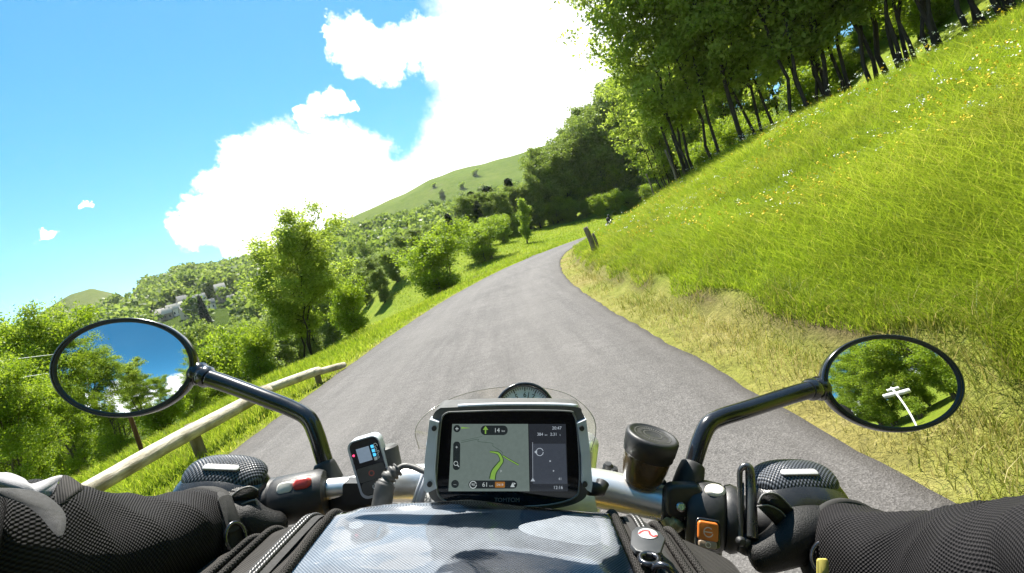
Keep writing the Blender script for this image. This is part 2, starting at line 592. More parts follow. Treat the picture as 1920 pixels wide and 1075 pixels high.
# ------------------------------------------------------------------ hills
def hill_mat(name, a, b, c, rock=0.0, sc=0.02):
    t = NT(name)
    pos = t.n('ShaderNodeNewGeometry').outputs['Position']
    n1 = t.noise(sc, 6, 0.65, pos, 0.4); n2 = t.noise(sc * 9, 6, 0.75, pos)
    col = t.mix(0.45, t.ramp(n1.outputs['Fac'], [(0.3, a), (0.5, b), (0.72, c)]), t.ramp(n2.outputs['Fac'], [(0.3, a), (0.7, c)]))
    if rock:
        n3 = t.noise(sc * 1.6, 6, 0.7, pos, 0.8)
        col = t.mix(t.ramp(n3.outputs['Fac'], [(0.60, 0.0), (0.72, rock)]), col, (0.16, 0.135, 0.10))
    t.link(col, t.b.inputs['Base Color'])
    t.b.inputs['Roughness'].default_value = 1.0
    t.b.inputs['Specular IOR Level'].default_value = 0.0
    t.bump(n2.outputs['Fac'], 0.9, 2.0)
    return t.m


class Hill:
    """a ridge whose crest follows the outline seen from the road, falling towards the valley and away behind"""
    def __init__(s, name, pts, Dc, Db, zb, mat, rough=0.02, Da=None, seed=1):
        A, E = [], []
        for px, py in pts:
            d = ray(px, py)
            A.append(math.atan2(d.x, d.y)); E.append(math.tan(math.asin(d.z)))
        s.A, s.E = np.array(A), np.array(E)
        s.Dc, s.Db, s.zb, s.rough, s.seed = Dc, Db, zb, rough, seed
        na, nr = 150, 70
        az = np.linspace(s.A[0], s.A[-1], na)
        tt = np.linspace(0, 1.6, nr)
        AZ, TT = np.meshgrid(az, tt)
        X, Y, Z = s.point(AZ, TT)
        V = np.stack([X.ravel(), Y.ravel(), Z.ravel()], 1)
        i = (np.arange(nr - 1)[:, None] * na + np.arange(na - 1)[None, :]).ravel()
        me = np_mesh(name, V, [np.stack([i, i + 1, i + na + 1, i + na], 1)], True)
        tag(obj(name, me, mat), kind='structure')

    def point(s, az, t):
        """t 0 at the foot, 1 at the crest, beyond 1 the far side"""
        az = np.asarray(az, float); t = np.asarray(t, float)
        D = s.Db + (s.Dc - s.Db) * t
        zc = CAM_H + s.Dc * np.interp(az, s.A, s.E)
        up = np.where(t <= 1, 1 - (1 - np.clip(t, 0, 1)) ** 1.35, 1 - 0.9 * (t - 1) ** 1.2)
        z = s.zb + (zc - s.zb) * up
        w = np.clip(t, 0, 1) * np.clip((1 - t) * 3, 0, 1)
        z = z + s.rough * s.Dc * vnoise(np.sin(az) * D * 6 / s.Dc * 3, np.cos(az) * D * 6 / s.Dc * 3, s.seed) * w
        z = z + s.rough * 0.12 * s.Dc * vnoise(az * 60, t * 9, s.seed + 7) * np.clip(t, 0, 1)
        return D * np.sin(az), D * np.cos(az), z


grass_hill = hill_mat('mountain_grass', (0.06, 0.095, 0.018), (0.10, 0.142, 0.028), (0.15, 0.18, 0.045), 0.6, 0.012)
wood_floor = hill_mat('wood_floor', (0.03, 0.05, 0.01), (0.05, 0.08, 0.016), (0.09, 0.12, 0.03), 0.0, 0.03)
far_grass = hill_mat('far_slope', (0.07, 0.10, 0.024), (0.105, 0.135, 0.034), (0.16, 0.17, 0.06), 0.3, 0.012)
HILL_A = Hill('grassy_mountain', [(420, 560), (500, 505), (560, 465), (605, 440), (655, 412), (700, 390), (760, 365), (805, 340), (850, 322), (915, 305), (985, 288), (1080, 262), (1250, 225), (1500, 180)], 720, 330, -5, grass_hill, 0.02, seed=3)
HILL_D = Hill('far_hill', [(-1500, 1060), (-700, 880), (-120, 690), (0, 640), (60, 605), (105, 575), (135, 555), (172, 542), (212, 551), (255, 562), (300, 572), (350, 590), (450, 620)], 900, 520, -10, far_grass, 0.02, seed=4)
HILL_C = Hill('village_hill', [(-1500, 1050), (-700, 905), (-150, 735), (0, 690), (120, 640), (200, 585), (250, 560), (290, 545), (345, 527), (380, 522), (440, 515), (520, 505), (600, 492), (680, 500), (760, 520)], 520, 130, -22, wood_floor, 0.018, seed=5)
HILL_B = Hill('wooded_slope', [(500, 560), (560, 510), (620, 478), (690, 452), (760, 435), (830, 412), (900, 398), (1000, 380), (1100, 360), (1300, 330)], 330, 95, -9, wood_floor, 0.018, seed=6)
# ------------------------------------------------------------------ trees


def leaf_quads(C, size, rng, up=0.5, asp=0.5):
    n = len(C)
    nrm = unit(rng.normal(size=(n, 3)) + np.array([0, 0, up]))
    t = unit(np.cross(nrm, rng.normal(size=(n, 3))))
    b = np.cross(nrm, t)
    s = (size * rng.uniform(0.65, 1.35, n))[:, None]
    V = np.stack([C - t * s * 0.5, C + b * s * asp * 0.5 + nrm * s * 0.06, C + t * s * 0.5, C - b * s * asp * 0.5 + nrm * s * 0.06], 1).reshape(-1, 3)
    return V, np.arange(n * 4).reshape(n, 4)


def grow_tree(seed, h, rad_, stems=1, base=0.25, leaves=16000, leaf=0.2, spread=0.5, lean=0.0, nb=18, width=0.018, droop=0.0, open_=0.0):
    """trunk mesh + crown mesh, standing at the origin"""
    rng = np.random.default_rng(seed)
    wood = MB(); tips = []; wts = []
    for k in range(stems):
        a0 = rng.uniform(0, 6.28) if stems > 1 else 0
        root = np.array([math.cos(a0), math.sin(a0), 0]) * (0.10 + 0.05 * stems) * (stems > 1) * rng.uniform(0.5, 1.6)
        hh = h * rng.uniform(0.82, 1.0) if k else h * 0.97
        out = np.array([math.cos(a0), math.sin(a0), 0]) * (rng.uniform(0.06, 0.20) * rad_ if stems > 1 else 0)
        n = 11
        tt = np.linspace(0, 1, n)
        path = root + np.outer(tt, [0, 0, hh]) + np.outer(tt ** 1.3, out) * 2 + np.outer(tt, [lean * hh, 0, 0])
        path[1:-1] += rng.normal(size=(n - 2, 3)) * np.array([1, 1, 0.2]) * hh * 0.008
        path[0, 2] -= 0.4
        r0 = max(0.03, h * width * (1.0 if stems == 1 else 0.75))
        R = r0 * (1 - tt * 0.93); R[0] *= 1.35
        wood.tube(path, R, 7)
        for j in range(nb):
            t = base + (0.97 - base) * ((j + rng.uniform(0, 1)) / nb)
            p = np.array([np.interp(t, tt, path[:, c]) for c in range(3)])
            az = rng.uniform(0, 6.28)
            prof = math.sin(math.pi * min(1, max(0.05, (t - base * 0.6) / (1.12 - base * 0.6)))) ** 0.7
            L = rad_ * prof * rng.uniform(0.55, 1.12)
            el = rng.uniform(0.15, 0.75) + 0.5 * t - droop
            d = np.array([math.cos(az) * math.cos(el), math.sin(az) * math.cos(el), math.sin(el)])
            m = 6; q = np.linspace(0, 1, m)
            bp = p + np.outer(q, d) * L + np.outer(q ** 2, [0, 0, 1]) * L * (0.18 - droop * 0.5)
            bp[1:] += rng.normal(size=(m - 1, 3)) * L * 0.04
            br = max(0.012, r0 * 0.42 * (1 - t * 0.6))
            wood.tube(bp, br * (1 - 0.85 * q), 5, cap=False)
            for u in range(5):
                qs = rng.uniform(0.25, 1.0)
                b0 = np.array([np.interp(qs, q, bp[:, c]) for c in range(3)])
                sd = unit(d + rng.normal(size=3) * 0.75)
                sl_ = L * rng.uniform(0.18, 0.42)
                e1 = b0 + sd * sl_
                if br > 0.015: wood.tube([b0, (b0 + e1) / 2 + rng.normal(size=3) * 0.03 * sl_, e1], [br * 0.35, br * 0.25, br * 0.1], 4, cap=False)
                for f in (0.35, 0.7, 1.0):
                    tips.append(b0 + (e1 - b0) * f); wts.append(rng.uniform(0.35, 1.4))
            tips.append(bp[-1]); wts.append(1.0)
        tips.append(path[-1]); wts.append(1.2)
    tips = np.array(tips); wts = np.array(wts)
    keep = rng.uniform(size=len(tips)) > open_
    tips, wts = tips[keep], wts[keep]
    ci = rng.choice(len(tips), leaves, p=wts / wts.sum())
    ctint = rng.normal(0.5, 0.13, len(tips))
    sp = spread * rng.uniform(0.6, 1.25, len(tips))
    off = rng.normal(size=(leaves, 3)) * np.array([0.5, 0.5, 0.34])
    C = tips[ci] + off * sp[ci][:, None]
    C[:, 2] = np.maximum(C[:, 2], 0.12 * h if base > 0.15 else 0.03)
    V, Q = leaf_quads(C, leaf, rng)
    tint = np.clip(ctint[ci] + rng.normal(0, 0.13, leaves), 0, 1)
    return wood.mesh('trunk'), np_mesh('crown', V, [Q], False, tint)


def grow_conifer(seed, h, rad_, leaves=9000):
    rng = np.random.default_rng(seed)
    wood = MB(); wood.tube([(0, 0, -0.4), (0, 0, h * 0.5), (0, 0, h)], [h * 0.017, h * 0.011, 0.02], 7)
    C = []; D = []
    nl = int(h * 2.6)
    per = leaves // (nl * 9)
    for i in range(nl):
        t = 0.06 + 0.93 * i / nl
        L = rad_ * (1 - t) ** 0.85 * rng.uniform(0.85, 1.1) + 0.12
        for k in range(9):
            az = k * 0.698 + i * 1.1 + rng.uniform(-0.25, 0.25)
            l = L * rng.uniform(0.7, 1.1)
            q = rng.uniform(0.1, 1, per)
            d = np.array([math.cos(az), math.sin(az)])
            p = np.stack([d[0] * q * l, d[1] * q * l, h * t - 0.28 * l * q ** 1.3 + 0.1 * l * q ** 4], 1) + rng.normal(size=(per, 3)) * (0.06 * rad_)
            C.append(p); D.append(np.broadcast_to(np.array([d[0], d[1], -0.45]), (per, 3)))
            if l > 0.4: wood.tube([(0, 0, h * t), (d[0] * l * 0.9, d[1] * l * 0.9, h * t - 0.25 * l)], [0.03, 0.008], 3, cap=False)
    C = np.concatenate(C); D = np.concatenate(D); n = len(C)
    t_ = unit(D + rng.normal(size=(n, 3)) * 0.45); b = unit(np.cross(t_, np.array([0, 0, 1.0]) + rng.normal(size=(n, 3)) * 0.3))
    s = (rad_ * 0.17 * rng.uniform(0.7, 1.4, n))[:, None]
    V = np.stack([C - t_ * s, C + b * s * 0.35, C + t_ * s, C - b * s * 0.35], 1).reshape(-1, 3)
    return wood.mesh('trunk'), np_mesh('crown', V, [np.arange(n * 4).reshape(n, 4)], False, np.clip(rng.normal(0.4, 0.16, n), 0, 1))


BARK = bark('bark_grey', (0.045, 0.038, 0.03), (0.12, 0.105, 0.085))
BARK_D = bark('bark_dark', (0.014, 0.011, 0.008), (0.045, 0.036, 0.028))
LEAF_ASH = leafmat('ash_leaves', (0.125, 0.19, 0.030), (0.23, 0.305, 0.055), (0.34, 0.40, 0.11), 0.62)
LEAF_OAK = leafmat('wood_leaves', (0.08, 0.13, 0.025), (0.15, 0.21, 0.045), (0.235, 0.29, 0.08), 0.48)
LEAF_LIME = leafmat('bush_leaves', (0.11, 0.18, 0.02), (0.19, 0.275, 0.035), (0.30, 0.37, 0.075), 0.52)
LEAF_CON = leafmat('needles', (0.022, 0.045, 0.012), (0.04, 0.075, 0.018), (0.07, 0.11, 0.028), 0.2)
LEAF_PALE = leafmat('pale_leaves', (0.12, 0.19, 0.03), (0.18, 0.26, 0.04), (0.27, 0.34, 0.07), 0.5)


def tree_proto(name, meshes, leafm, barkm):
    e = empty(name)
    obj('trunk', meshes[0], barkm, e)
    obj('crown', meshes[1], leafm, e)
    return e


PROTO = {}


def place_tree(kind, name, x, y, label, group=None, height_=None, rot=0.0, wide=1.0, lean=0.0, lean_az=0.0, cat='tree', z=None):
    """the first time moves the built tree itself, then copies it"""
    maker, h0 = KINDS_OF_TREE[kind]
    if kind not in PROTO:
        PROTO[kind] = o = maker(name)
    else:
        o = copy_tree(PROTO[kind])
        o.name = name
        for k in ('label', 'group', 'category'):
            if k in o: del o[k]
    s = (height_ or h0) / h0
    o.scale = (s * wide, s * wide, s)
    o.location = (x, y, hz(x, y) if z is None else z)
    m = Matrix.Rotation(lean, 3, Vector((-math.sin(lean_az), math.cos(lean_az), 0)) if lean else Vector((1, 0, 0))) @ Matrix.Rotation(rot, 3, 'Z')
    o.rotation_euler = m.to_euler()
    tag(o, label, cat, group)
    return o


def mk(seed, h, leafm, barkm, **kw):
    return lambda name: tree_proto(name, grow_tree(seed, h, **kw), leafm, barkm)


KINDS_OF_TREE = {
    'ash1': (mk(11, 12, LEAF_ASH, BARK_D, rad_=3.6, stems=3, base=0.24, leaves=19000, leaf=0.21, spread=0.56, nb=13, width=0.0085, open_=0.34), 12),
    'ash2': (mk(12, 12, LEAF_ASH, BARK_D, rad_=3.3, stems=2, base=0.28, leaves=16000, leaf=0.21, spread=0.54, nb=16, width=0.009, open_=0.36), 12),
    'ash3': (mk(13, 12, LEAF_ASH, BARK_D, rad_=3.8, stems=5, base=0.20, leaves=22000, leaf=0.21, spread=0.56, nb=11, width=0.008, open_=0.34), 12),
    'ash4': (mk(14, 12, LEAF_ASH, BARK_D, rad_=3.2, stems=1, base=0.26, leaves=13000, leaf=0.21, spread=0.58, nb=26, width=0.0095, open_=0.34), 12),
    'lone': (mk(21, 8.5, LEAF_ASH, BARK_D, rad_=3.1, stems=3, base=0.24, leaves=52000, leaf=0.155, spread=0.55, nb=20, width=0.011, open_=0.12), 8.5),
    'wood1': (mk(31, 15, LEAF_OAK, BARK_D, rad_=4.4, stems=1, base=0.10, leaves=20000, leaf=0.42, spread=1.05, nb=34), 15),
    'wood2': (mk(32, 15, LEAF_OAK, BARK_D, rad_=5.0, stems=2, base=0.08, leaves=24000, leaf=0.42, spread=1.10, nb=22), 15),
    'wood3': (mk(33, 15, LEAF_OAK, BARK_D, rad_=3.8, stems=1, base=0.06, leaves=18000, leaf=0.40, spread=0.95, nb=36), 15),
    'bush1': (mk(41, 5, LEAF_LIME, BARK, rad_=2.7, stems=5, base=0.05, leaves=22000, leaf=0.19, spread=0.62, nb=12), 5),
    'bush2': (mk(42, 5, LEAF_LIME, BARK, rad_=2.4, stems=4, base=0.04, leaves=18000, leaf=0.19, spread=0.60, nb=13), 5),
    'near1': (mk(51, 9, LEAF_LIME, BARK, rad_=3.1, stems=3, base=0.06, leaves=60000, leaf=0.125, spread=0.50, nb=20), 9),
    'near2': (mk(52, 9, LEAF_LIME, BARK, rad_=2.7, stems=2, base=0.08, leaves=50000, leaf=0.125, spread=0.48, nb=24), 9),
    'pale': (mk(61, 6, LEAF_PALE, BARK, rad_=1.0, stems=1, base=0.12, leaves=5000, leaf=0.24, spread=0.5, nb=20), 6),
    'spruce1': (lambda name: tree_proto(name, grow_conifer(71, 16, 3.0, 12000), LEAF_CON, BARK_D), 16),
    'spruce2': (lambda name: tree_proto(name, grow_conifer(72, 16, 2.5, 11000), LEAF_CON, BARK_D), 16),
}


def on_ray(px, py, D):
    d = ray(px, py); k = D / math.hypot(d.x, d.y)
    return d.x * k, d.y * k, CAM_H + d.z * k


ORD = ['first', 'second', 'third', 'fourth', 'fifth', 'sixth', 'seventh', 'eighth', 'ninth', 'tenth', 'eleventh', 'twelfth', 'thirteenth', 'fourteenth', 'fifteenth', 'sixteenth', 'seventeenth', 'eighteenth', 'nineteenth', 'twentieth']


def top_height(px, py, D, x, y):
    return on_ray(px, py, D)[2] - hz(x, y)


def build_trees():
    rng = random.Random(4)
    # the row of thin dark trunks along the top of the meadow
    row = [(1294, 332, 27, 'ash3', 13.2), (1351, 297, 27.5, 'ash2', 12.5), (1401, 267, 27, 'ash4', 13), (1432, 256, 28, 'ash1', 12.5), (1517, 227, 26, 'ash2', 13), (1541, 214, 27, 'ash3', 13),
           (1567, 190, 26.5, 'ash4', 12), (1590, 190, 27, 'ash1', 13), (1642, 149, 26, 'ash2', 12.5), (1668, 138, 27, 'ash4', 12), (1694, 122, 25.5, 'ash1', 12.5), (1738, 104, 25, 'ash3', 12), (1764, 94, 26, 'ash4', 12.5), (1830, 62, 24.5, 'ash2', 12), (1878, 33, 24.5, 'ash1', 12), (1915, 10, 24, 'ash3', 12)]
    for i, (px, py, D, kind, hh) in enumerate(row):
        x, y, z = on_ray(px, py, D)
        lab = 'many-stemmed dark ash tree at the low left end of the crest row' if i == 0 else '%s dark slim tree from the left in the row along the meadow crest' % ORD[i]
        place_tree(kind, 'ash_tree', x, y, lab, 'dark slim trees along the meadow crest', hh, rng.uniform(0, 6.28), 1.0, rad(rng.uniform(3, 10)), math.pi + rng.uniform(-0.4, 0.4))
    # a second, looser rank up the slope behind them
    for i in range(25):
        px = 1262 + i * 31 + rng.uniform(-12, 12); D = rng.uniform(36, 58)
        x, y, z = on_ray(px, 350 - 0.5 * (px - 1255), D)
        place_tree(rng.choice(['ash1', 'ash2', 'ash3', 'ash4']), 'ash_tree', x, y, 'leafy tree of the wood standing behind the dark trees of the meadow crest', 'trees behind the crest row', rng.uniform(11, 14), rng.uniform(0, 6.28), 1.0, rad(rng.uniform(0, 5)), math.pi)
    # the dark wood beyond the bend
    for i in range(48):
        if i < 24:
            px = 872 + i * 16 + rng.uniform(-5, 5); D = np.interp(px, [870, 930, 1000, 1100, 1250], [86, 84, 90, 98, 100]) + rng.uniform(-3, 3)
        else:
            px = rng.uniform(950, 1290); D = rng.uniform(104, 130)
        x, y, z = on_ray(px, 440, D)
        ty = np.interp(px, [870, 935, 1000, 1060, 1100, 1200, 1280], [392, 340, 290, 240, 205, 140, 100]) + rng.uniform(0, 50)
        x, y, z = on_ray(px + 0.27 * (455 - ty), 440, D)
        place_tree(rng.choice(['wood1', 'wood2', 'wood3']), 'wood_tree', x, y, 'tall leafy tree in the dark wood beyond the bend', 'broadleaf trees of the dark wood', max(7, min(22, top_height(px, ty, D, x, y))), rng.uniform(0, 6.28), 1.0)
    # undergrowth below the crest row, behind the meadow's edge
    for i in range(22):
        px = 1330 + i * 28 + rng.uniform(-8, 8); D = rng.uniform(30, 40)
        x, y, z = on_ray(px, 320 - 0.5 * (px - 1300), D)
        place_tree(rng.choice(['bush1', 'bush2']), 'undergrowth_bush', x, y, 'dark leafy undergrowth bush behind the trunks of the crest row', 'undergrowth behind the crest row', rng.uniform(1.5, 3.0), rng.uniform(0, 6.28), 1.2, cat='shrub')
    for i, px in enumerate((1030, 1060, 1090, 1120, 1150, 1180, 1215, 1250)):
        D = 86 + rng.uniform(-3, 5); x, y, z = on_ray(px + 15, 430, D)
        place_tree(rng.choice(['bush1', 'bush2']), 'wood_shrub', x, y, 'shaded bush along the foot of the dark wood beyond the bend', 'bushes along the foot of the wood', rng.uniform(2.4, 3.6), rng.uniform(0, 6.28), 1.3, cat='shrub')
    # spruces at the left end of the wood
    sp = [(832, 92, 402), (852, 86, 384), (868, 94, 372), (886, 84, 384), (906, 90, 352), (926, 86, 362), (944, 92, 336), (876, 100, 362)]
    for i, (px, D, ty) in enumerate(sp):
        x, y, z = on_ray(px + 0.27 * (490 - ty), 470, D)
        place_tree(rng.choice(['spruce1', 'spruce2']), 'spruce_tree', x, y, 'dark pointed spruce at the left end of the wood by the road', 'spruces at the end of the wood', top_height(px, ty, D, x, y), rng.uniform(0, 6.28), rng.uniform(1.7, 2.3))
    # low growth at the wood's edge, in the shade
    for i, (px, D, ty) in enumerate([(870, 76, 430), (893, 74, 425), (918, 73, 420), (950, 72, 410), (985, 80, 405), (1025, 88, 385), (1070, 93, 365), (1120, 96, 345), (1180, 98, 320)]):
        x, y, z = on_ray(px, 480, D)
        place_tree(rng.choice(['bush1', 'bush2']), 'wood_shrub', x, y, 'shaded bush along the foot of the dark wood beyond the bend', 'bushes along the foot of the wood', max(3, min(7, top_height(px, ty, D, x, y))), rng.uniform(0, 6.28), 1.2, cat='shrub')
    one = [(984, 440, 66, 380, 'pale', 'young_tree', 'slender pale green young tree lit against the dark wood', 1.0), (915, 490, 58, 436, 'bush1', 'shrub', 'pale rounded shrub between the big roadside bush and the dark wood', 1.6),
           (838, 555, 40, 456, 'bush1', 'shrub', 'big round bright green bush on the left verge before the bend', 1.35), (578, 678, 25, 438, 'lone', 'ash_tree', 'tall open tree with several dark stems by the end of the wooden rail', 1.1),
           (668, 640, 29, 548, 'bush2', 'shrub', 'bright leafy bush just right of the tall tree with several stems', 1.0), (490, 700, 22, 640, 'bush2', 'shrub', 'rounded green bush left of the tall tree with several stems', 0.95)]
    for px, py, D, ty, kind, name, lab, wd in one:
        x, y, z = on_ray(px, py, D)
        place_tree(kind, name, x, y, lab, None, top_height(px - 20, ty, D, x, y), 0.4, wd, rad(9) if name != 'shrub' else 0, 0.0, cat='shrub' if name == 'shrub' else 'tree')
    # the thicket below the meadow at the far left
    near = [(30, 900, 14, 'near1', 690, 1.0, 'bright leafy tree filling the lower left corner behind the jacket sleeve'), (150, 860, 15.5, 'near2', 720, 1.0, 'leafy tree just left of the thin brown pole under the round mirror'), (95, 720, 22, 'near1', 606, 0.9, 'tall bright tree at the left edge with wires passing before it'), (-90, 800, 18, 'near2', 660, 0.9, 'tall leafy tree cut by the left edge of the view'),
            (225, 800, 20, 'near1', 690, 0.9, 'leafy tree seen behind the left mirror'), (40, 690, 30, 'near2', 632, 0.9, 'tree with a loose top behind the wires at the left edge'), (345, 740, 24, 'near2', 690, 0.9, 'green tree just right of the left mirror rim'), (415, 735, 26, 'bush1', 668, 0.9, 'dense bush under the left mirror stalk'), (300, 780, 17, 'bush2', 742, 1.0, 'low bush behind the thin brown pole')]
    for px, py, D, kind, ty, wd, lab in near:
        x, y, z = on_ray(px, py, D)
        place_tree(kind, 'broadleaf_tree' if 'tree' in lab else 'shrub', x, y, lab, 'trees in the dip left of the road', max(2.0, top_height(px, ty, D, x, y)), rng.uniform(0, 6.28), wd, cat='tree' if 'tree' in lab else 'shrub')
    # middle distance: hedgerow and copses across the dip
    mids = [(700, 62, 520), (665, 70, 515), (735, 66, 505), (690, 85, 490), (760, 80, 478), (790, 88, 478), (720, 100, 484), (640, 90, 505), (610, 75, 530), (655, 112, 490), (750, 112, 465), (795, 112, 462), (830, 78, 482), (690, 125, 480), (580, 62, 560), (545, 70, 560), (430, 55, 655), (470, 62, 630), (510, 75, 585), (390, 48, 672), (440, 85, 635), (400, 72, 652), (350, 60, 660), (480, 95, 612), (520, 110, 570), (300, 60, 655), (250, 75, 660), (560, 95, 545), (330, 90, 652)]
    for i, (px, D, ty) in enumerate(mids):
        x, y, z = on_ray(px + 20, 560, D)
        hh = top_height(px, ty, D, x, y)
        place_tree(rng.choice(['wood1', 'wood2', 'wood3']), 'broadleaf_tree', x, y, 'rounded green tree of the copse in the dip left of the road', 'trees of the copse in the dip', max(4, hh), rng.uniform(0, 6.28), min(1.5, max(0.7, 9.5 / max(4, hh))))
    # behind the rider, reflected in the mirrors
    back = [(-6.5, -7.5, 'near2', 9), (-8, -13, 'near1', 11), (-6, -20, 'ash2', 12), (5.5, -9.5, 'near2', 9), (7.5, -7.5, 'near1', 10), (4.6, -13.5, 'near1', 11), (8.5, -14, 'near2', 12), (5, -19, 'near2', 12), (-8, -28, 'near1', 12), (7, -25, 'near1', 13), (-10, -3, 'near1', 8), (11, -10, 'near1', 12), (12, -18, 'near2', 13), (3.8, -30, 'near1', 12), (-5, -36, 'near2', 12)]
    for i, (x, y, kind, hh) in enumerate(back):
        place_tree(kind, 'roadside_tree', x, y, 'leafy roadside tree behind the rider, seen only in a mirror', 'trees seen in the mirrors', hh, rng.uniform(0, 6.28), 1.0)


build_trees()


def hill_wood(name, hill, n, px0, px1, t0, t1, hgt, leafm, seed, dens=None, faces=230):
    """a far-off wood that reads as one mass: many lumpy crowns made of leaf clumps"""
    rng = np.random.default_rng(seed)
    a0, a1 = math.atan2(ray(px0, 600).x, ray(px0, 600).y), math.atan2(ray(px1, 480).x, ray(px1, 480).y)
    Vs, Ts = [], []
    k = 0; tries = 0
    while k < n and tries < n * 8:
        tries += 1
        az = rng.uniform(a0, a1); t = rng.uniform(t0, t1)
        x, y, z = hill.point(np.array([az]), np.array([t])); p = np.array([x[0], y[0], z[0]])
        if dens is not None and rng.uniform() > dens(az, t): continue
        D = math.hypot(p[0], p[1])
        H = hgt * rng.uniform(0.6, 1.3); r = H * rng.uniform(0.36, 0.55)
        nl = 7
        lob = unit(rng.normal(size=(nl, 3))) * np.array([0.55, 0.55, 0.5]) * r
        f = faces
        li = rng.integers(0, nl, f)
        u = unit(rng.normal(size=(f, 3)) + np.array([0, 0, 0.35]))
        c = p + np.array([0, 0, H - r]) + lob[li] + u * r * rng.uniform(0.42, 0.72, f)[:, None]
        c[:, 2] = np.maximum(c[:, 2], p[2] + 0.1 * H)
        V, Q = leaf_quads(c, r * 0.34, rng, 0.3, 0.8)
        Vs.append(V); Ts.append(np.clip(rng.normal(0.5, 0.15) + rng.normal(0, 0.12, f), 0, 1)); k += 1
    V = np.concatenate(Vs)
    me = np_mesh(name, V, [np.arange(len(V)).reshape(-1, 4)], False, np.concatenate(Ts))
    tag(obj(name, me, leafm), kind='stuff')


VILLAGE = [(420, 565), (378, 575), (347, 582), (330, 592), (303, 602), (352, 597), (398, 580), (366, 590), (318, 598), (437, 573), (386, 606)]


def on_hill(hill, px, py):
    d = ray(px, py); az = math.atan2(d.x, d.y)
    ts = np.linspace(0.05, 1, 400); X, Y, Z = hill.point(np.full(400, az), ts)
    k = int(np.argmin(np.abs((Z - CAM_H) / np.hypot(X, Y) - math.tan(math.asin(d.z)))))
    return az, ts[k], (X[k], Y[k], Z[k])


VPOS = [on_hill(HILL_C, *p) for p in VILLAGE]


def village_clear(a, t):
    return any(abs(a - va) < 0.020 and vt - 0.20 < t < vt + 0.03 for va, vt, _ in VPOS)


village_az = math.atan2(ray(370, 575).x, ray(370, 575).y)
hill_wood('far_woodland', HILL_C, 1650, -700, 740, 0.12, 1.02, 11, LEAF_OAK, 5, lambda a, t: 0.03 if village_clear(a, t) else (0.95 if a > village_az - 0.06 else ((0.95 if t < 0.55 else 0.12) if a > village_az - 0.25 else 0.45)))
hill_wood('slope_woodland', HILL_B, 700, 520, 1000, 0.05, 1.0, 9.5, LEAF_OAK, 6)
hill_wood('mountain_foot_woodland', HILL_A, 330, 600, 960, 0.0, 0.42, 10, LEAF_OAK, 8, lambda a, t: 1.0 if t < 0.26 else 0.22)
# ------------------------------------------------------------------ grass
def grassmat(name, stops, trans=0.55):
    t = NT(name)
    a = t.attr('tint')
    c = t.ramp(a, stops)
    nz = t.noise(0.6, 4, 0.6, t.n('ShaderNodeNewGeometry').outputs['Position'])
    c = t.mix(1.0, c, t.ramp(nz.outputs['Fac'], [(0.3, 0.72), (0.7, 1.2)]), 'MULTIPLY')
    t.link(c, t.b.inputs['Base Color'])
    t.b.inputs['Roughness'].default_value = 0.55; t.b.inputs['Specular IOR Level'].default_value = 0.2
    tr = t.n('ShaderNodeBsdfTranslucent'); t.link(c, tr.inputs['Color'])
    mx = t.n('ShaderNodeMixShader'); mx.inputs[0].default_value = trans
    t.link(t.b.outputs[0], mx.inputs[1]); t.link(tr.outputs[0], mx.inputs[2])
    t.link(mx.outputs[0], t.N['Material Output'].inputs['Surface'])
    return t.m


def blades(name, P, hgt, wid, tint, mat, rng, bend=0.35):
    n = len(P)
    az = rng.uniform(0, 6.283, n); ln = rng.uniform(0.05, bend, n)
    d = np.stack([np.cos(az) * ln, np.sin(az) * ln, np.ones(n)], 1)
    faz = rng.uniform(0, 6.283, n)
    w = np.stack([np.cos(faz), np.sin(faz), np.zeros(n)], 1) * wid[:, None]
    h = hgt[:, None]
    mid = P + d * h * 0.55
    tip = P + d * np.array([2.0, 2.0, 0.95]) * h
    V = np.stack([P - w * 0.5, P + w * 0.5, mid - w * 0.36, mid + w * 0.36, tip], 1).reshape(-1, 3)
    b = np.arange(n)[:, None] * 5
    me = np_mesh(name, V, [b + np.array([[0, 1, 3, 2]]), b + np.array([[2, 3, 4]])], False, np.concatenate([tint, tint]))
    return tag(obj(name, me, mat), kind='stuff')


def scatter(rng, n, r0, r1, az0, az1, test, pw=1.0):
    """points thinning out with distance"""
    u = rng.uniform(size=n)
    r = r0 * (r1 / r0) ** u if pw == 1.0 else (r0 ** (2 - pw) + u * (r1 ** (2 - pw) - r0 ** (2 - pw))) ** (1 / (2 - pw))
    az = rng.uniform(rad(az0), rad(az1), n)
    x, y = r * np.sin(az), r * np.cos(az)
    d, s = road_coords(x, y)
    e = np.abs(d) - np.interp(s, *HW)
    k = test(d, e, s, x, y)
    x, y, r, e, d, s = x[k], y[k], r[k], e[k], d[k], s[k]
    return np.stack([x, y, height(x, y)], 1), r, e, s


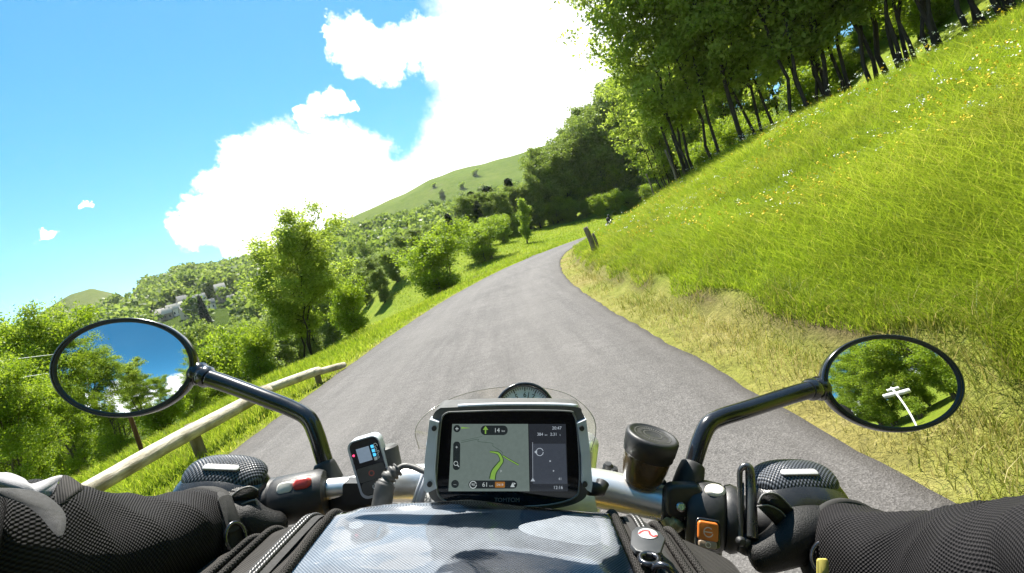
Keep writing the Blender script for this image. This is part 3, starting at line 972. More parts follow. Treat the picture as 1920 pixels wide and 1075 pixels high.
def build_grass():
    rng = np.random.default_rng(17)
    G_M = grassmat('meadow_grass', [(0.0, (0.13, 0.20, 0.009)), (0.45, (0.25, 0.345, 0.018)), (0.8, (0.35, 0.41, 0.035)), (1.0, (0.50, 0.47, 0.09))])
    G_D = grassmat('dry_grass', [(0.0, (0.14, 0.20, 0.014)), (0.35, (0.29, 0.28, 0.045)), (0.65, (0.44, 0.37, 0.12)), (1.0, (0.56, 0.48, 0.22))], 0.35)
    # tall meadow on the right bank
    P, r, e, s = scatter(rng, 600000, 1.9, 34, -4, 78, lambda d, e, s, x, y: (d > 0) & (e > 0.80 + 0.10 * np.sin(y * 2.7) + 0.14 * vnoise(x * 3.1, y * 3.1, 45)) & (e < 11.2) & (s < 46))
    patch = vnoise(P[:, 0] * 0.8, P[:, 1] * 0.8, 31)
    h = (0.18 + 0.10 * patch + rng.uniform(-0.06, 0.16, len(P))) * sm(0.7, 2.0, e) + 0.09
    h *= np.interp(r, [2, 8, 30], [0.9, 1.0, 1.0])
    w = 0.0038 * np.maximum(1, (r / 3.0) ** 0.75)
    blades('meadow_grass', P, h, w, np.clip(rng.normal(0.52, 0.2, len(P)) + 0.22 * patch + 0.2 * vnoise(P[:, 0] * 0.35, P[:, 1] * 0.35, 46), 0, 1), G_M, rng, 0.85)
    # dry verge along the right edge
    P, r, e, s = scatter(rng, 170000, 1.4, 40, -6, 85, lambda d, e, s, x, y: (d > 0) & (e > -0.02) & (e < 1.25 + 0.3 * np.sin(y * 1.3)) & (s < 50))
    k = rng.uniform(size=len(P)) < np.clip(0.3 + 1.2 * e, 0, 1) * (0.55 + 0.45 * np.sign(vnoise(P[:, 0] * 4, P[:, 1] * 4, 33) + 0.35))
    k &= ~((e > 0.66) & (e < 0.88) & (vnoise(P[:, 0] * 2.1, P[:, 1] * 2.1, 44) > 0.12))
    P, r, e = P[k], r[k], e[k]
    tall = sm(0.1, 0.7, vnoise(P[:, 0] * 2.3, P[:, 1] * 2.3, 38))
    h = (0.05 + (0.09 + 0.13 * tall) * rng.uniform(size=len(P))) * np.clip(0.5 + e * 0.9, 0.4, 1.6)
    w = 0.0042 * np.maximum(1, (r / 3.0) ** 0.75)
    blades('verge_grass', P, h, w, np.clip(rng.normal(0.52, 0.26, len(P)) - 0.5 * sm(0.3, 1.0, e) + 0.4 * vnoise(P[:, 0] * 1.6, P[:, 1] * 1.6, 39), 0, 1), G_D, rng, 0.7)
    # left verge and the slope under the rail
    P, r, e, s = scatter(rng, 150000, 3.0, 48, -75, 6, lambda d, e, s, x, y: (d < 0) & (e > -0.03) & (e < 9) & (s < 52))
    patch = vnoise(P[:, 0] * 0.9, P[:, 1] * 0.9, 35)
    h = (0.09 + 0.10 * rng.uniform(size=len(P)) + 0.05 * patch) * np.clip(0.35 + e * 0.8, 0.35, 1.25)
    w = 0.006 * np.maximum(1, (r / 3.5) ** 0.75)
    blades('slope_grass', P, h, w, np.clip(rng.normal(0.60, 0.18, len(P)) + 0.2 * patch, 0, 1), G_M, rng, 0.6)
    # sunny grass on the outside of the bend and in the clearing
    P, r, e, s = scatter(rng, 60000, 36, 85, -14, 38, lambda d, e, s, x, y: (np.abs(d) > 0) & (e > 0.0) & (e < 26) & (s > 38), 0.6)
    patch = vnoise(P[:, 0] * 0.3, P[:, 1] * 0.3, 36)
    blades('clearing_grass', P, 0.16 + 0.14 * rng.uniform(size=len(P)), 0.05 * np.ones(len(P)), np.clip(rng.normal(0.58, 0.15, len(P)) + 0.15 * patch, 0, 1), G_M, rng, 0.6)
    # flowers: white umbels and yellow heads on thin stalks
    t = NT('flower')
    c = t.ramp(t.attr('tint'), [(0.0, (0.75, 0.55, 0.03)), (0.49, (0.75, 0.52, 0.02)), (0.5, (0.74, 0.76, 0.66)), (0.92, (0.78, 0.78, 0.70)), (1.0, (0.55, 0.30, 0.55))], 'CONSTANT')
    t.link(c, t.b.inputs['Base Color']); t.b.inputs['Roughness'].default_value = 0.8
    P, r, e, s = scatter(rng, 6500, 2.4, 34, -2, 86, lambda d, e, s, x, y: (d > 0) & (e > 1.7) & (e < 11.0) & (s < 44) & (vnoise(x * 0.7, y * 0.7, 41) > -0.15))
    n = len(P)
    crest = sm(7.0, 8.6, e)
    white = (rng.uniform(size=n) < 0.22 + 0.55 * crest)
    q = np.where(white, rng.uniform(0.5, 0.97, n), rng.uniform(0, 0.45, n))
    hgt = np.where(white, rng.uniform(0.34, 0.62, n), rng.uniform(0.25, 0.46, n)) + 0.1 * crest
    Vs, Qs, Ts = [], [], []
    m = 7
    for j in range(m):
        c = P + np.stack([rng.normal(0, 0.028, n) * np.where(white, 1.2, 0.35), rng.normal(0, 0.028, n) * np.where(white, 1.2, 0.35), hgt + rng.normal(0, 0.012, n)], 1)
        V, Q = leaf_quads(c, np.where(white, 0.017, 0.020) * np.maximum(1, (r / 6) ** 0.5), rng, 1.2, 0.9)
        Qs.append(Q + j * n * 4); Vs.append(V); Ts.append(q)
    me = np_mesh('wildflowers', np.concatenate(Vs), [np.concatenate(Qs)], False, np.concatenate(Ts))
    tag(obj('wildflowers', me, t.m), kind='stuff')


build_grass()


# ------------------------------------------------------------------ the wooden rail, posts, wires
def log_mesh(path, r, seed, n=14):
    rng = np.random.default_rng(seed)
    P = np.asarray(path, float)
    L = np.concatenate([[0], np.cumsum(np.linalg.norm(np.diff(P, axis=0), axis=1))])
    m = max(6, int(L[-1] / 0.12))
    q = np.linspace(0, L[-1], m)
    Q = np.stack([np.interp(q, L, P[:, c]) for c in range(3)], 1)
    Q[:, 2] += 0.008 * np.sin(q * 2.1 + seed); Q[:, 0] += 0.008 * np.sin(q * 1.7 + seed * 2)
    R = r * (1 + 0.05 * np.sin(q * 1.3 + seed) + rng.normal(0, 0.012, m))
    R[0] *= 0.9; R[-1] *= 0.9
    b = MB(); b.tube(Q, R, n)
    return b


def hit(px, py, d0=2.0, d1=90.0):
    """where the line of sight through a pixel meets the ground"""
    D = np.linspace(d0, d1, 900); d = ray(px, py); n = math.hypot(d.x, d.y)
    X, Y, Z = d.x / n * D, d.y / n * D, CAM_H + d.z / n * D
    k = int(np.argmax(height(X, Y) >= Z)); return X[k], Y[k], D[k]


def build_rail():
    t = NT('weathered_pole')
    v = t.obj_vec()
    mp = t.n('ShaderNodeMapping'); mp.inputs['Scale'].default_value = (6, 0.8, 6); t.link(v, mp.inputs['Vector'])
    n1 = t.noise(4, 6, 0.7, mp.outputs[0]); n2 = t.noise(1.6, 4, 0.6, v)
    c = t.ramp(n1.outputs['Fac'], [(0.3, (0.26, 0.22, 0.15)), (0.5, (0.50, 0.46, 0.36)), (0.75, (0.62, 0.58, 0.48))])
    c = t.mix(t.ramp(n2.outputs['Fac'], [(0.48, 0.0), (0.62, 0.75)]), c, (0.17, 0.14, 0.09))
    t.link(c, t.b.inputs['Base Color']); t.b.inputs['Roughness'].default_value = 0.85
    t.bump(n1.outputs['Fac'], 1.0, 0.02)
    wood = t.m
    postw = bark('post_wood', (0.09, 0.07, 0.05), (0.24, 0.20, 0.15), 14)
    fr = empty('wooden_guard_rail', (-3.95, 6.0, hz(-3.95, 6.0)))
    tag(fr, 'weathered round-log guard rail on short posts along the left verge', 'guard rail')
    inv = fr.location.copy()

    def loc(p): return tuple(Vector(p) - inv)
    A = (-4.05, 2.6, 0.26); B = (-3.95, 7.15, 0.25); C = (-3.42, 8.95, 0.07)
    obj('rail', log_mesh([loc(A), loc(B)], 0.084, 3).mesh('rail'), wood, fr)
    obj('rail', log_mesh([loc((-3.97, 7.06, 0.275)), loc((-3.62, 8.28, 0.17))], 0.076, 5).mesh('rail'), wood, fr)
    obj('rail', log_mesh([loc((-3.66, 8.20, 0.155)), loc(C)], 0.058, 8).mesh('rail'), wood, fr)
    for (x, y, top, r, lx) in ((-3.99, 5.55, 0.33, 0.062, -0.05), (-4.0, 3.35, 0.2, 0.07, -0.03), (-4.06, 7.3, 0.30, 0.06, -0.03), (-3.66, 8.25, 0.24, 0.05, 0.02)):
        b = log_mesh([loc((x - 0.02, y, -0.55)), loc((x + lx - 0.02, y, top))], r, int(y * 7), 10)
        obj('post', b.mesh('post'), postw, fr)
    # thin brown pole below the left mirror
    x, y, z = on_ray(264, 836, 9.5)
    zt = on_ray(247, 778, 9.5)[2]
    b = log_mesh([(0, 0, -0.5), (-0.02, 0, 0.7), (-0.03, 0, zt - hz(x, y) + 0.15)], 0.032, 9, 8)
    tag(obj('pole', b.mesh('pole'), bark('brown_pole', (0.06, 0.025, 0.012), (0.14, 0.06, 0.03), 14), None, (x, y, hz(x, y))), 'thin brown pole standing in the grass under the left mirror', 'pole')
    # split grey stakes on the inside of the bend
    for px, py, D, hh, lean, r, lab in ((1117, 472, 27.0, 1.45, -0.17, 0.10, 'grey weathered stake leaning left on the meadow edge before the bend'), (1124, 468, 27.6, 0.95, -0.14, 0.055, 'short dark splintered stake leaning against a taller grey stake')):
        x, y, D = hit(px, py, 12); zb = hz(x, y); hh = hh * D / 27.0
        b = log_mesh([(0, 0, -0.5), (lean * hh * 0.5, 0, hh * 0.5), (lean * hh, 0.02, hh)], r, 4 + len(lab), 7)
        tag(obj('wooden_stake', b.mesh('wooden_stake'), postw, None, (x, y, zb)), lab, 'stake')
    x, y, z = on_ray(1273, 345, 25)
    b = log_mesh([(0, 0, -0.5), (-0.1, 0, 0.9), (-0.28, 0, 1.9)], 0.05, 8, 7)
    tag(obj('fence_post', b.mesh('fence_post'), postw, None, (x, y, hz(x, y))), 'thin dark leaning post just left of the trees on the crest', 'post')
    x, y, z = on_ray(1225, 352, 27)
    b = log_mesh([(0, 0, -0.5), (-0.1, 0, 0.9), (-0.2, 0, 1.6)], 0.04, 18, 7)
    tag(obj('fence_post', b.mesh('fence_post'), postw, None, (x, y, hz(x, y))), 'small dark post farther down the crest toward the bend', 'post')
    # overhead wires over the dip
    wm = plain('wire', (0.5, 0.52, 0.52), 0.5)
    up = empty('utility_pole', (-28, 2, hz(-28, 2)))
    tag(up, 'wooden utility pole carrying overhead wires above the thicket', 'utility pole')
    b = log_mesh([(0, 0, -0.5), (0, 0, 12.5)], 0.13, 2, 10); obj('mast', b.mesh('mast'), postw, up)
    b = MB(); b.tube([(0, -0.7, 11.6), (0, 0.7, 11.6)], 0.06, 6); obj('cross_arm', b.mesh('cross_arm'), postw, up)
    zt = hz(-28, 2)
    ends = [on_ray(330, 628, 60), on_ray(330, 655, 60)]
    for i, (a, lab) in enumerate(((on_ray(-40, 668, 16), 'upper thin overhead wire crossing the trees at the left edge'), (on_ray(-40, 706, 16), 'lower thin overhead wire crossing the trees at the left edge'))):
        a = np.array(a); c = np.array(ends[i]); dd = c - a
        p0 = a - dd * 0.25
        q = np.linspace(0, 1, 24)
        pts = p0 + np.outer(q, c - p0); pts[:, 2] -= 1.0 * 4 * q * (1 - q) * 0.25
        b = MB(); b.tube(pts, 0.011, 5)
        tag(obj('overhead_wire', b.mesh('overhead_wire'), wm), lab, 'wire', 'overhead wires above the thicket')


build_rail()


# ------------------------------------------------------------------ the village on the hill
def build_village():
    roofs = [plain('slate_roof', (0.30, 0.28, 0.26), 0.6, var=0.2, scale=3), plain('pale_roof', (0.55, 0.50, 0.42), 0.6, var=0.15, scale=3)]
    walls = [plain('cream_wall', (0.62, 0.55, 0.42), 0.9, scale=2), plain('stone_wall', (0.30, 0.26, 0.21), 0.9, scale=2), plain('white_wall', (0.72, 0.68, 0.6), 0.9, scale=2)]
    dark = plain('window_dark', (0.03, 0.03, 0.035), 0.2)
    spec = [(420, 565, 8.0, 7, 8.5, 1, 1, 'grey stone house standing highest at the right end of the village', 0.1), (378, 575, 10, 6.5, 5, 2, 1, 'long white house with pale roof below the grey village house', -0.2), (347, 582, 7, 6, 6.5, 0, 0, 'tall cream house in the middle of the village', 0.3), (330, 592, 10, 6, 4.5, 2, 1, 'low white house left of the tall cream house', -0.1), (303, 602, 8, 6, 4.5, 0, 1, 'cream house at the left end of the village', 0.2), (352, 597, 8, 6, 5, 0, 0, 'cream house on the lowest row of the village', 0.4), (398, 580, 7, 5, 4, 2, 0, 'small white house half hidden behind the dark village conifer', 0.0)]
    spec += [(366, 590, 6, 5, 5.5, 2, 0, 'narrow white house right of the tall cream house', 0.15), (318, 598, 7, 5.5, 4, 1, 1, 'low stone house between the two leftmost village houses', -0.25), (437, 573, 6, 5, 4.5, 0, 1, 'small cream house right of the grey village house', 0.2)]
    for px, py, w, dp, hh, wm, rm, lab, rz in spec:
        d = ray(px, py)
        az = math.atan2(d.x, d.y)
        # where the line of sight meets the village slope
        ts = np.linspace(0.05, 1, 200); X, Y, Z = HILL_C.point(np.full(200, az), ts)
        el = (Z - CAM_H) / np.hypot(X, Y); tg = math.tan(math.asin(d.z))
        k = int(np.argmin(np.abs(el - tg)))
        e = empty('village_house', (X[k], Y[k], Z[k]), (0, 0, -az + rz))
        hs = math.hypot(X[k], Y[k]) / 430.0; e.scale = (hs * 0.85, hs * 0.85, hs * 1.15)
        tag(e, lab, 'house', 'houses of the hillside village')
        b = MB()
        b.add([(-w / 2, -dp / 2, -4), (w / 2, -dp / 2, -4), (w / 2, dp / 2, -4), (-w / 2, dp / 2, -4), (-w / 2, -dp / 2, hh), (w / 2, -dp / 2, hh), (w / 2, dp / 2, hh), (-w / 2, dp / 2, hh), (-w / 2, 0, hh + dp * 0.5), (w / 2, 0, hh + dp * 0.5)],
              [[(0, 1, 5, 4), (2, 3, 7, 6)], [(1, 2, 6, 9, 5), (3, 0, 4, 8, 7)]])
        obj('wall', b.mesh('wall', False), walls[wm], e)
        b = MB()
        for sgn in (-1, 1):
            y0, z0, y1, z1 = sgn * (dp / 2 + 0.5), hh - 0.42, 0, hh + dp * 0.5 + 0.05
            x0, x1 = -w / 2 - 0.4, w / 2 + 0.4
            b.add([(x0, y0, z0), (x1, y0, z0), (x1, y1, z1), (x0, y1, z1), (x0, y0, z0 + 0.25), (x1, y0, z0 + 0.25), (x1, y1, z1 + 0.25), (x0, y1, z1 + 0.25)], [[(0, 1, 2, 3), (4, 5, 6, 7), (0, 1, 5, 4), (1, 2, 6, 5), (0, 3, 7, 4)]])
        ro = obj('roof', b.mesh('roof', False), roofs[rm], e)
        b = MB(); cx = w * 0.3
        b.add([(cx + a, 0.4 + c, hh + dp * 0.3 + g) for g in (0, 1.9) for a, c in ((-0.35, -0.35), (0.35, -0.35), (0.35, 0.35), (-0.35, 0.35))], [[(0, 1, 5, 4), (1, 2, 6, 5), (2, 3, 7, 6), (3, 0, 4, 7), (4, 5, 6, 7)]])
        obj('chimney', b.mesh('chimney', False), walls[1], ro)
        nw = max(2, int(w / 2.6))
        for fl in range(max(1, int(hh / 2.8))):
            for j in range(nw):
                wx = -w / 2 + w * (j + 0.5) / nw; wz = 1.0 + fl * 2.8
                b = MB(); b.add([(wx + a * 0.5, -dp / 2 - 0.04 + c, wz + g * 1.4) for c in (0, 0.1) for a, g in ((-1, 0), (1, 0), (1, 1), (-1, 1))], [[(0, 1, 2, 3), (4, 5, 6, 7), (0, 1, 5, 4), (1, 2, 6, 5), (2, 3, 7, 6), (3, 0, 4, 7)]])
                obj('window', b.mesh('window', False), dark, e)
    for px, py, hh, lab in ((388, 606, 13, 'single dark conifer standing among the village houses'),):
        d = ray(px, py); az = math.atan2(d.x, d.y)
        ts = np.linspace(0.05, 1, 200); X, Y, Z = HILL_C.point(np.full(200, az), ts)
        k = int(np.argmin(np.abs((Z - CAM_H) / np.hypot(X, Y) - math.tan(math.asin(d.z)))))
        place_tree('spruce1', 'conifer_tree', X[k], Y[k], lab, None, hh, 0.3, 1.1, z=Z[k] - 1)
    # lone trees on the bare mountain
    for px, py, hh, lab in ((832, 378, 11, 'small dark tree alone on the bare mountain, left of the wood'), (893, 330, 6, 'dark bush high on the bare mountain beside the wood'), (815, 352, 4, 'tiny dark bush near the skyline of the bare mountain'), (868, 354, 5, 'small bush on the bare mountain between two dark trees')):
        d = ray(px, py); az = math.atan2(d.x, d.y)
        ts = np.linspace(0.05, 1, 300); X, Y, Z = HILL_A.point(np.full(300, az), ts)
        k = int(np.argmin(np.abs((Z - CAM_H) / np.hypot(X, Y) - math.tan(math.asin(d.z)))))
        place_tree('bush1' if 'bush' in lab else 'wood1', 'shrub' if 'bush' in lab else 'mountain_tree', X[k], Y[k], lab, None, hh, 0.3, 1.5, z=Z[k], cat='shrub' if 'bush' in lab else 'tree')
    for px, hh, lab in ((254, 9, 'tiny dark tree on the skyline left of the village hill'), (275, 12, 'dark tree on the saddle between the two left hills')):
        az = math.atan2(ray(px, 552).x, ray(px, 552).y); X, Y, Z = HILL_C.point(np.array([az]), np.array([0.99]))
        place_tree('spruce2', 'skyline_tree', X[0], Y[0], lab, None, hh, 0.3, 1.7, z=Z[0] - 0.5)


build_village()
# ------------------------------------------------------------------ the motorcycle the rider sits on
CV = MC.to_4x4(); CV.translation = (0, 0, CAM_H)         # metres right / ahead / above the rider's eye point -> world
BIKE_R = MC @ MP.transposed()                            # the leaning bike: upright axis of its own frame


def P(px, py, dep):
    return np.array([(px - 960) / FPX * dep, dep, (537.5 - py) / FPX * dep])


def rig_root(name, at, label, cat, group=None):
    """an Empty that leans with the bike, at a point given right / ahead / above the eye point"""
    e = empty(name)
    w = BIKE_R.to_4x4(); w.translation = CV @ Vector(at)
    e.matrix_world = w
    tag(e, label, cat, group)
    return e


def vmesh(name, mb, mat, parent, root=None, smooth=True, sharp=None, uv=None):
    """link a mesh whose points are given right / ahead / above the eye point"""
    root = root or parent
    w = root.matrix_world if root.parent is None else root.parent.matrix_world
    m = np.array(w.inverted() @ CV)
    me = mb if isinstance(mb, bpy.types.Mesh) else mb.mesh(name, smooth)
    n = len(me.vertices); co = np.empty(n * 3, np.float32); me.vertices.foreach_get('co', co)
    co = co.reshape(-1, 3) @ m[:3, :3].T + m[:3, 3]
    me.vertices.foreach_set('co', co.astype(np.float32).ravel()); me.update()
    if uv is not None:
        fattr(me, 'u', uv[0]); fattr(me, 'v', uv[1])
    if sharp is not None:
        me.set_sharp_from_angle(angle=rad(sharp))
    return obj(name, me, mat, parent)


def frame_of(axis, hint=(0, 0, 1)):
    a = unit(np.array(axis, float)); h = np.array(hint, float)
    if abs(np.dot(a, h)) > 0.95: h = np.array([1.0, 0, 0])
    x = unit(np.cross(h, a)); y = np.cross(a, x)
    return x, y, a


def lathe(prof, origin, axis, n=40, mb=None, sx=1.0, sy=1.0, hint=(0, 0, 1), caps=True):
    mb = mb or MB(); x, y, a = frame_of(axis, hint); o = np.array(origin, float)
    ang = np.linspace(0, 2 * np.pi, n, endpoint=False)
    V = np.concatenate([o + a * h + r * (np.cos(ang)[:, None] * x * sx + np.sin(ang)[:, None] * y * sy) for r, h in prof])
    m = len(prof)
    i = np.arange(m - 1)[:, None] * n; j = np.arange(n)[None, :]; k = (j + 1) % n
    mb.add(V, [np.stack([i + j, i + k, i + n + k, i + n + j], -1).reshape(-1, 4)])
    if caps:
        mb.add(V[:n], [np.arange(n)[::-1][None, :]]); mb.add(V[-n:], [np.arange(n)[None, :]])
    return mb


def rrect(cx, cy, w, h, r, n=6):
    pts = []
    for qx, qy, a0 in ((1, 1, 0), (-1, 1, 90), (-1, -1, 180), (1, -1, 270)):
        for k in range(n + 1):
            a = rad(a0 + 90 * k / n)
            pts.append((cx + qx * (w / 2 - r) + r * math.cos(a), cy + qy * (h / 2 - r) + r * math.sin(a)))
    return np.array(pts)


def slab(poly, to3, t, bevel=0.0, mb=None):
    """prism over an outline: poly in plane units, to3(pts, height) -> points; bevel rounds the front rim"""
    mb = mb or MB(); poly = np.asarray(poly, float); n = len(poly)
    c = poly.mean(0)
    levels = [(1.0, 0.0), (1.0, t - bevel)] if bevel else [(1.0, 0.0), (1.0, t)]
    if bevel:
        sz = np.abs(poly - c).max()
        for a in (30, 60, 90):
            levels.append((1 - bevel / sz * (1 - math.cos(rad(a))) * 1.0, t - bevel + bevel * math.sin(rad(a))))
    V = np.concatenate([to3(c + (poly - c) * s, h) for s, h in levels]); m = len(levels)
    i = np.arange(m - 1)[:, None] * n; j = np.arange(n)[None, :]; k = (j + 1) % n
    mb.add(V, [np.stack([i + j, i + k, i + n + k, i + n + j], -1).reshape(-1, 4), np.arange(n)[::-1][None, :], (np.arange(n) + (m - 1) * n)[None, :]])
    return mb


def text_mesh(txt, size, font_align='CENTER', extrude=0.0):
    cu = bpy.data.curves.new('t', 'FONT'); cu.body = txt; cu.size = size; cu.align_x = font_align; cu.align_y = 'CENTER'; cu.extrude = extrude; cu.resolution_u = 3
    o = bpy.data.objects.new('t', cu); COL.objects.link(o)
    dg = bpy.context.evaluated_depsgraph_get()
    me = bpy.data.meshes.new_from_object(o.evaluated_get(dg))
    V = np.array([v.co[:] for v in me.vertices]).reshape(-1, 3); F = [list(p.vertices) for p in me.polygons]
    bpy.data.objects.remove(o); bpy.data.curves.remove(cu); bpy.data.meshes.remove(me)
    return V, F


def add_text(mb, txt, size, to3, x, y, h, rot=0.0, bold=0.0):
    V, F = text_mesh(txt, size)
    if not len(V): return
    c, s = math.cos(rot), math.sin(rot)
    p = np.stack([V[:, 0] * c - V[:, 1] * s + x, V[:, 0] * s + V[:, 1] * c + y], 1)
    W = to3(p, h)
    by = {}
    for f in F: by.setdefault(len(f), []).append(f)
    mb.add(W, [np.array(v) for v in by.values()])


def ribbon(mb, pts, w, to3, h):
    p = np.asarray(pts, float); t = np.gradient(p, axis=0); t /= np.linalg.norm(t, axis=1)[:, None]
    nn = np.stack([-t[:, 1], t[:, 0]], 1); w = np.broadcast_to(np.asarray(w, float), (len(p),))[:, None]
    V = np.concatenate([to3(p + nn * w / 2, h), to3(p - nn * w / 2, h)]); n = len(p)
    i = np.arange(n - 1)
    mb.add(V, [np.stack([i, i + 1, n + i + 1, n + i], 1)])


def disc(cx, cy, r, n=24, sy=1.0):
    a = np.linspace(0, 2 * np.pi, n, endpoint=False)
    return np.stack([cx + r * np.cos(a), cy + r * sy * np.sin(a)], 1)


def flat(mb, poly, to3, h):
    mb.add(to3(np.asarray(poly, float), h), [np.arange(len(poly))[None, :]])


def curve(pts, n=24):
    """smooth path through 3D points"""
    p = np.asarray(pts, float); out = []
    for i in range(len(p) - 1):
        p0, p1, p2, p3 = p[max(i - 1, 0)], p[i], p[i + 1], p[min(i + 2, len(p) - 1)]
        for k in range(n):
            t = k / n
            out.append(0.5 * ((2 * p1) + (-p0 + p2) * t + (2 * p0 - 5 * p1 + 4 * p2 - p3) * t * t + (-p0 + 3 * p1 - 3 * p2 + p3) * t ** 3))
    out.append(p[-1]); return np.array(out)


BLK = plain('black_gloss', (0.012, 0.012, 0.014), 0.22, coat=0.5, scale=40)
BLKP = plain('black_plastic', (0.022, 0.022, 0.023), 0.48, var=0.2, scale=200, bump=0.15)
RUB = plain('black_rubber', (0.016, 0.016, 0.017), 0.62, var=0.2, scale=150, bump=0.2)
GREYP = plain('grey_plastic', (0.075, 0.073, 0.07), 0.5, var=0.15, scale=150, bump=0.15)
ALU = plain('satin_aluminium', (0.78, 0.78, 0.77), 0.30, metal=0.75, var=0.03, scale=12)
SILV = plain('silver_plastic', (0.50, 0.53, 0.58), 0.33, metal=0.1, var=0.06, scale=60)
STEEL = plain('steel', (0.5, 0.5, 0.5), 0.25, metal=1.0, var=0.1, scale=100)
PAINT = plain('tank_paint', (0.55, 0.33, 0.02), 0.2, coat=1.0, var=0.03, scale=10)


def mirror_glass():
    t = NT('mirror_glass')
    n = t.noise(30, 4, 0.6, t.obj_vec())
    t.link(t.ramp(n.outputs['Fac'], [(0.4, (0.93, 0.94, 0.95)), (0.7, (0.96, 0.97, 0.97))]), t.b.inputs['Base Color'])
    t.b.inputs['Metallic'].default_value = 1.0
    t.b.inputs['Roughness'].default_value = 0.012
    return t.m


MGLASS = mirror_glass()


def build_bike():
    bike = rig_root('motorcycle', (0.0, 0.10, 0.0), 'black motorcycle with silver handlebar and two round mirrors, ridden along the road', 'motorcycle')
    w = bike.matrix_world.copy(); w.translation = Vector((-0.345, 0.1, 0.0)); bike.matrix_world = w
    bpy.context.view_layer.update()

    def part(name, mb, mat, parent=None, **k):
        return vmesh(name, mb, mat, parent or bike, root=bike, **k)

    def subp(name, mb, mat, parent, **k):
        return vmesh(name, mb, mat, parent, root=bike, **k)

    # handlebar: fat silver middle that tapers to the grips
    bar = curve([P(352, 972, 0.50), P(470, 945, 0.50), P(600, 920, 0.51), P(700, 912, 0.52), P(800, 905, 0.53), P(985, 905, 0.535), P(1120, 916, 0.53), P(1235, 942, 0.51), P(1330, 962, 0.485), P(1420, 978, 0.475), P(1580, 1000, 0.46)], 10)
    q = np.linspace(0, 1, len(bar))
    rr = np.interp(q, [0, 0.25, 0.31, 0.42, 0.62, 0.72, 0.76, 1], [0.011, 0.011, 0.017, 0.0205, 0.0205, 0.018, 0.011, 0.011])
    b = MB(); b.tube(bar, rr, 24); part('handlebar', b, ALU)
    # top yoke and bar clamps
    b = MB(); b = slab(rrect(0, 0, 0.20, 0.075, 0.03), lambda p, h: np.stack([p[:, 0], 0.55 + p[:, 1], np.full(len(p), -0.262 + h)], 1), 0.022, 0.006)
    part('top_yoke', b, ALU, sharp=35)
    for sx in (-0.045, 0.045):
        b = slab(rrect(0, 0, 0.036, 0.05, 0.008), lambda p, h: np.stack([sx + 0.012 + p[:, 0], 0.535 + p[:, 1], np.full(len(p), -0.24 + h)], 1), 0.052, 0.006)
        part('bar_clamp', b, ALU, sharp=35)

    # mirrors
    def mirror(cx, cy, dep, a, bb, tilt, refl, stalk, rads, sign, lab):
        c = P(cx, cy, dep); v = unit(c)
        m = unit(unit(np.array(refl)) - v)
        e1 = np.array([math.cos(tilt), 0, math.sin(tilt)]); e1 = unit(e1 - m * np.dot(e1, m)); e2 = np.cross(m, e1)
        if e2[2] < 0: e2 = -e2
        a *= dep / FPX; bb *= dep / FPX
        ang = np.linspace(0, 2 * np.pi, 72, endpoint=False)
        # shell
        rows = []
        for s, h in ((0.955, 0.004), (0.975, 0.0062), (1.0, 0.0055), (1.012, 0.002), (1.01, -0.006), (0.96, -0.016), (0.82, -0.026), (0.55, -0.033), (0.15, -0.036)):
            rows.append(c + m * h + s * (np.cos(ang)[:, None] * e1 * a + np.sin(ang)[:, None] * e2 * bb))
        V = np.concatenate(rows); n = 72; i = np.arange(len(rows) - 1)[:, None] * n; j = np.arange(n)[None, :]; k = (j + 1) % n
        b = MB(); b.add(V, [np.stack([i + j, i + k, i + n + k, i + n + j], -1).reshape(-1, 4), (np.arange(n) + (len(rows) - 1) * n)[None, :]])
        sh = part('mirror', b, BLK); sh['label'] = lab
        # inner lip
        b = MB(); b.tube([c + m * 0.0045 + 0.945 * (math.cos(t) * e1 * a + math.sin(t) * e2 * bb) for t in np.append(ang, ang[0])], 0.0018, 8, cap=False)
        subp('rim', b, BLKP, sh)
        # glass, very slightly domed
        rows = [c + m * (0.004 + 0.0052 * (1 - s * s)) + s * 0.945 * (np.cos(ang)[:, None] * e1 * a + np.sin(ang)[:, None] * e2 * bb) for s in np.linspace(1, 0.02, 24)]
        V = np.concatenate(rows); i = np.arange(len(rows) - 1)[:, None] * n
        b = MB(); b.add(V, [np.stack([i + j, i + k, i + n + k, i + n + j], -1).reshape(-1, 4), (np.arange(n) + (len(rows) - 1) * n)[None, :]])
        subp('glass', b, MGLASS, sh)
        # ball joint and bent stalk
        j0 = c + e1 * a * 0.99 * sign - m * 0.006
        b = MB()
        pth = curve([P(*s) for s in stalk], 12)
        d0 = unit(pth[0] - j0)
        lathe([(0.006, 0), (0.0125, 0.004), (0.014, 0.009), (0.0105, 0.0145), (0.009, 0.0165), (0.0125, 0.0195), (0.0125, 0.026), (0.0095, 0.031)], j0 - d0 * 0.006, d0, 24, b)
        subp('ball_joint', b, BLK, sh)
        b = MB(); b.tube(pth, np.interp(np.linspace(0, 1, len(pth)), *rads), 20)
        st = subp('stalk', b, BLK, sh)
        return pth
    pl = mirror(237, 688, 0.56, 121, 91, rad(-5), (-0.34, -0.90, 0.27), [(392, 709, 0.565), (430, 722, 0.563), (500, 748, 0.555), (548, 767, 0.55), (578, 785, 0.545), (593, 815, 0.54), (604, 850, 0.535), (618, 895, 0.53)], ([0, 1], [0.0098, 0.0088]), 1, 'round black mirror on the left showing sky and trees')
    pr = mirror(1668, 717, 0.54, 118, 89, rad(4), (0.33, -0.88, 0.40), [(1519, 731, 0.545), (1480, 742, 0.543), (1400, 768, 0.53), (1352, 783, 0.525), (1328, 797, 0.52), (1314, 825, 0.515), (1303, 860, 0.51), (1294, 890, 0.505)], ([0, 1], [0.0098, 0.0088]), -1, 'round black mirror on the right showing branches and a white signpost')
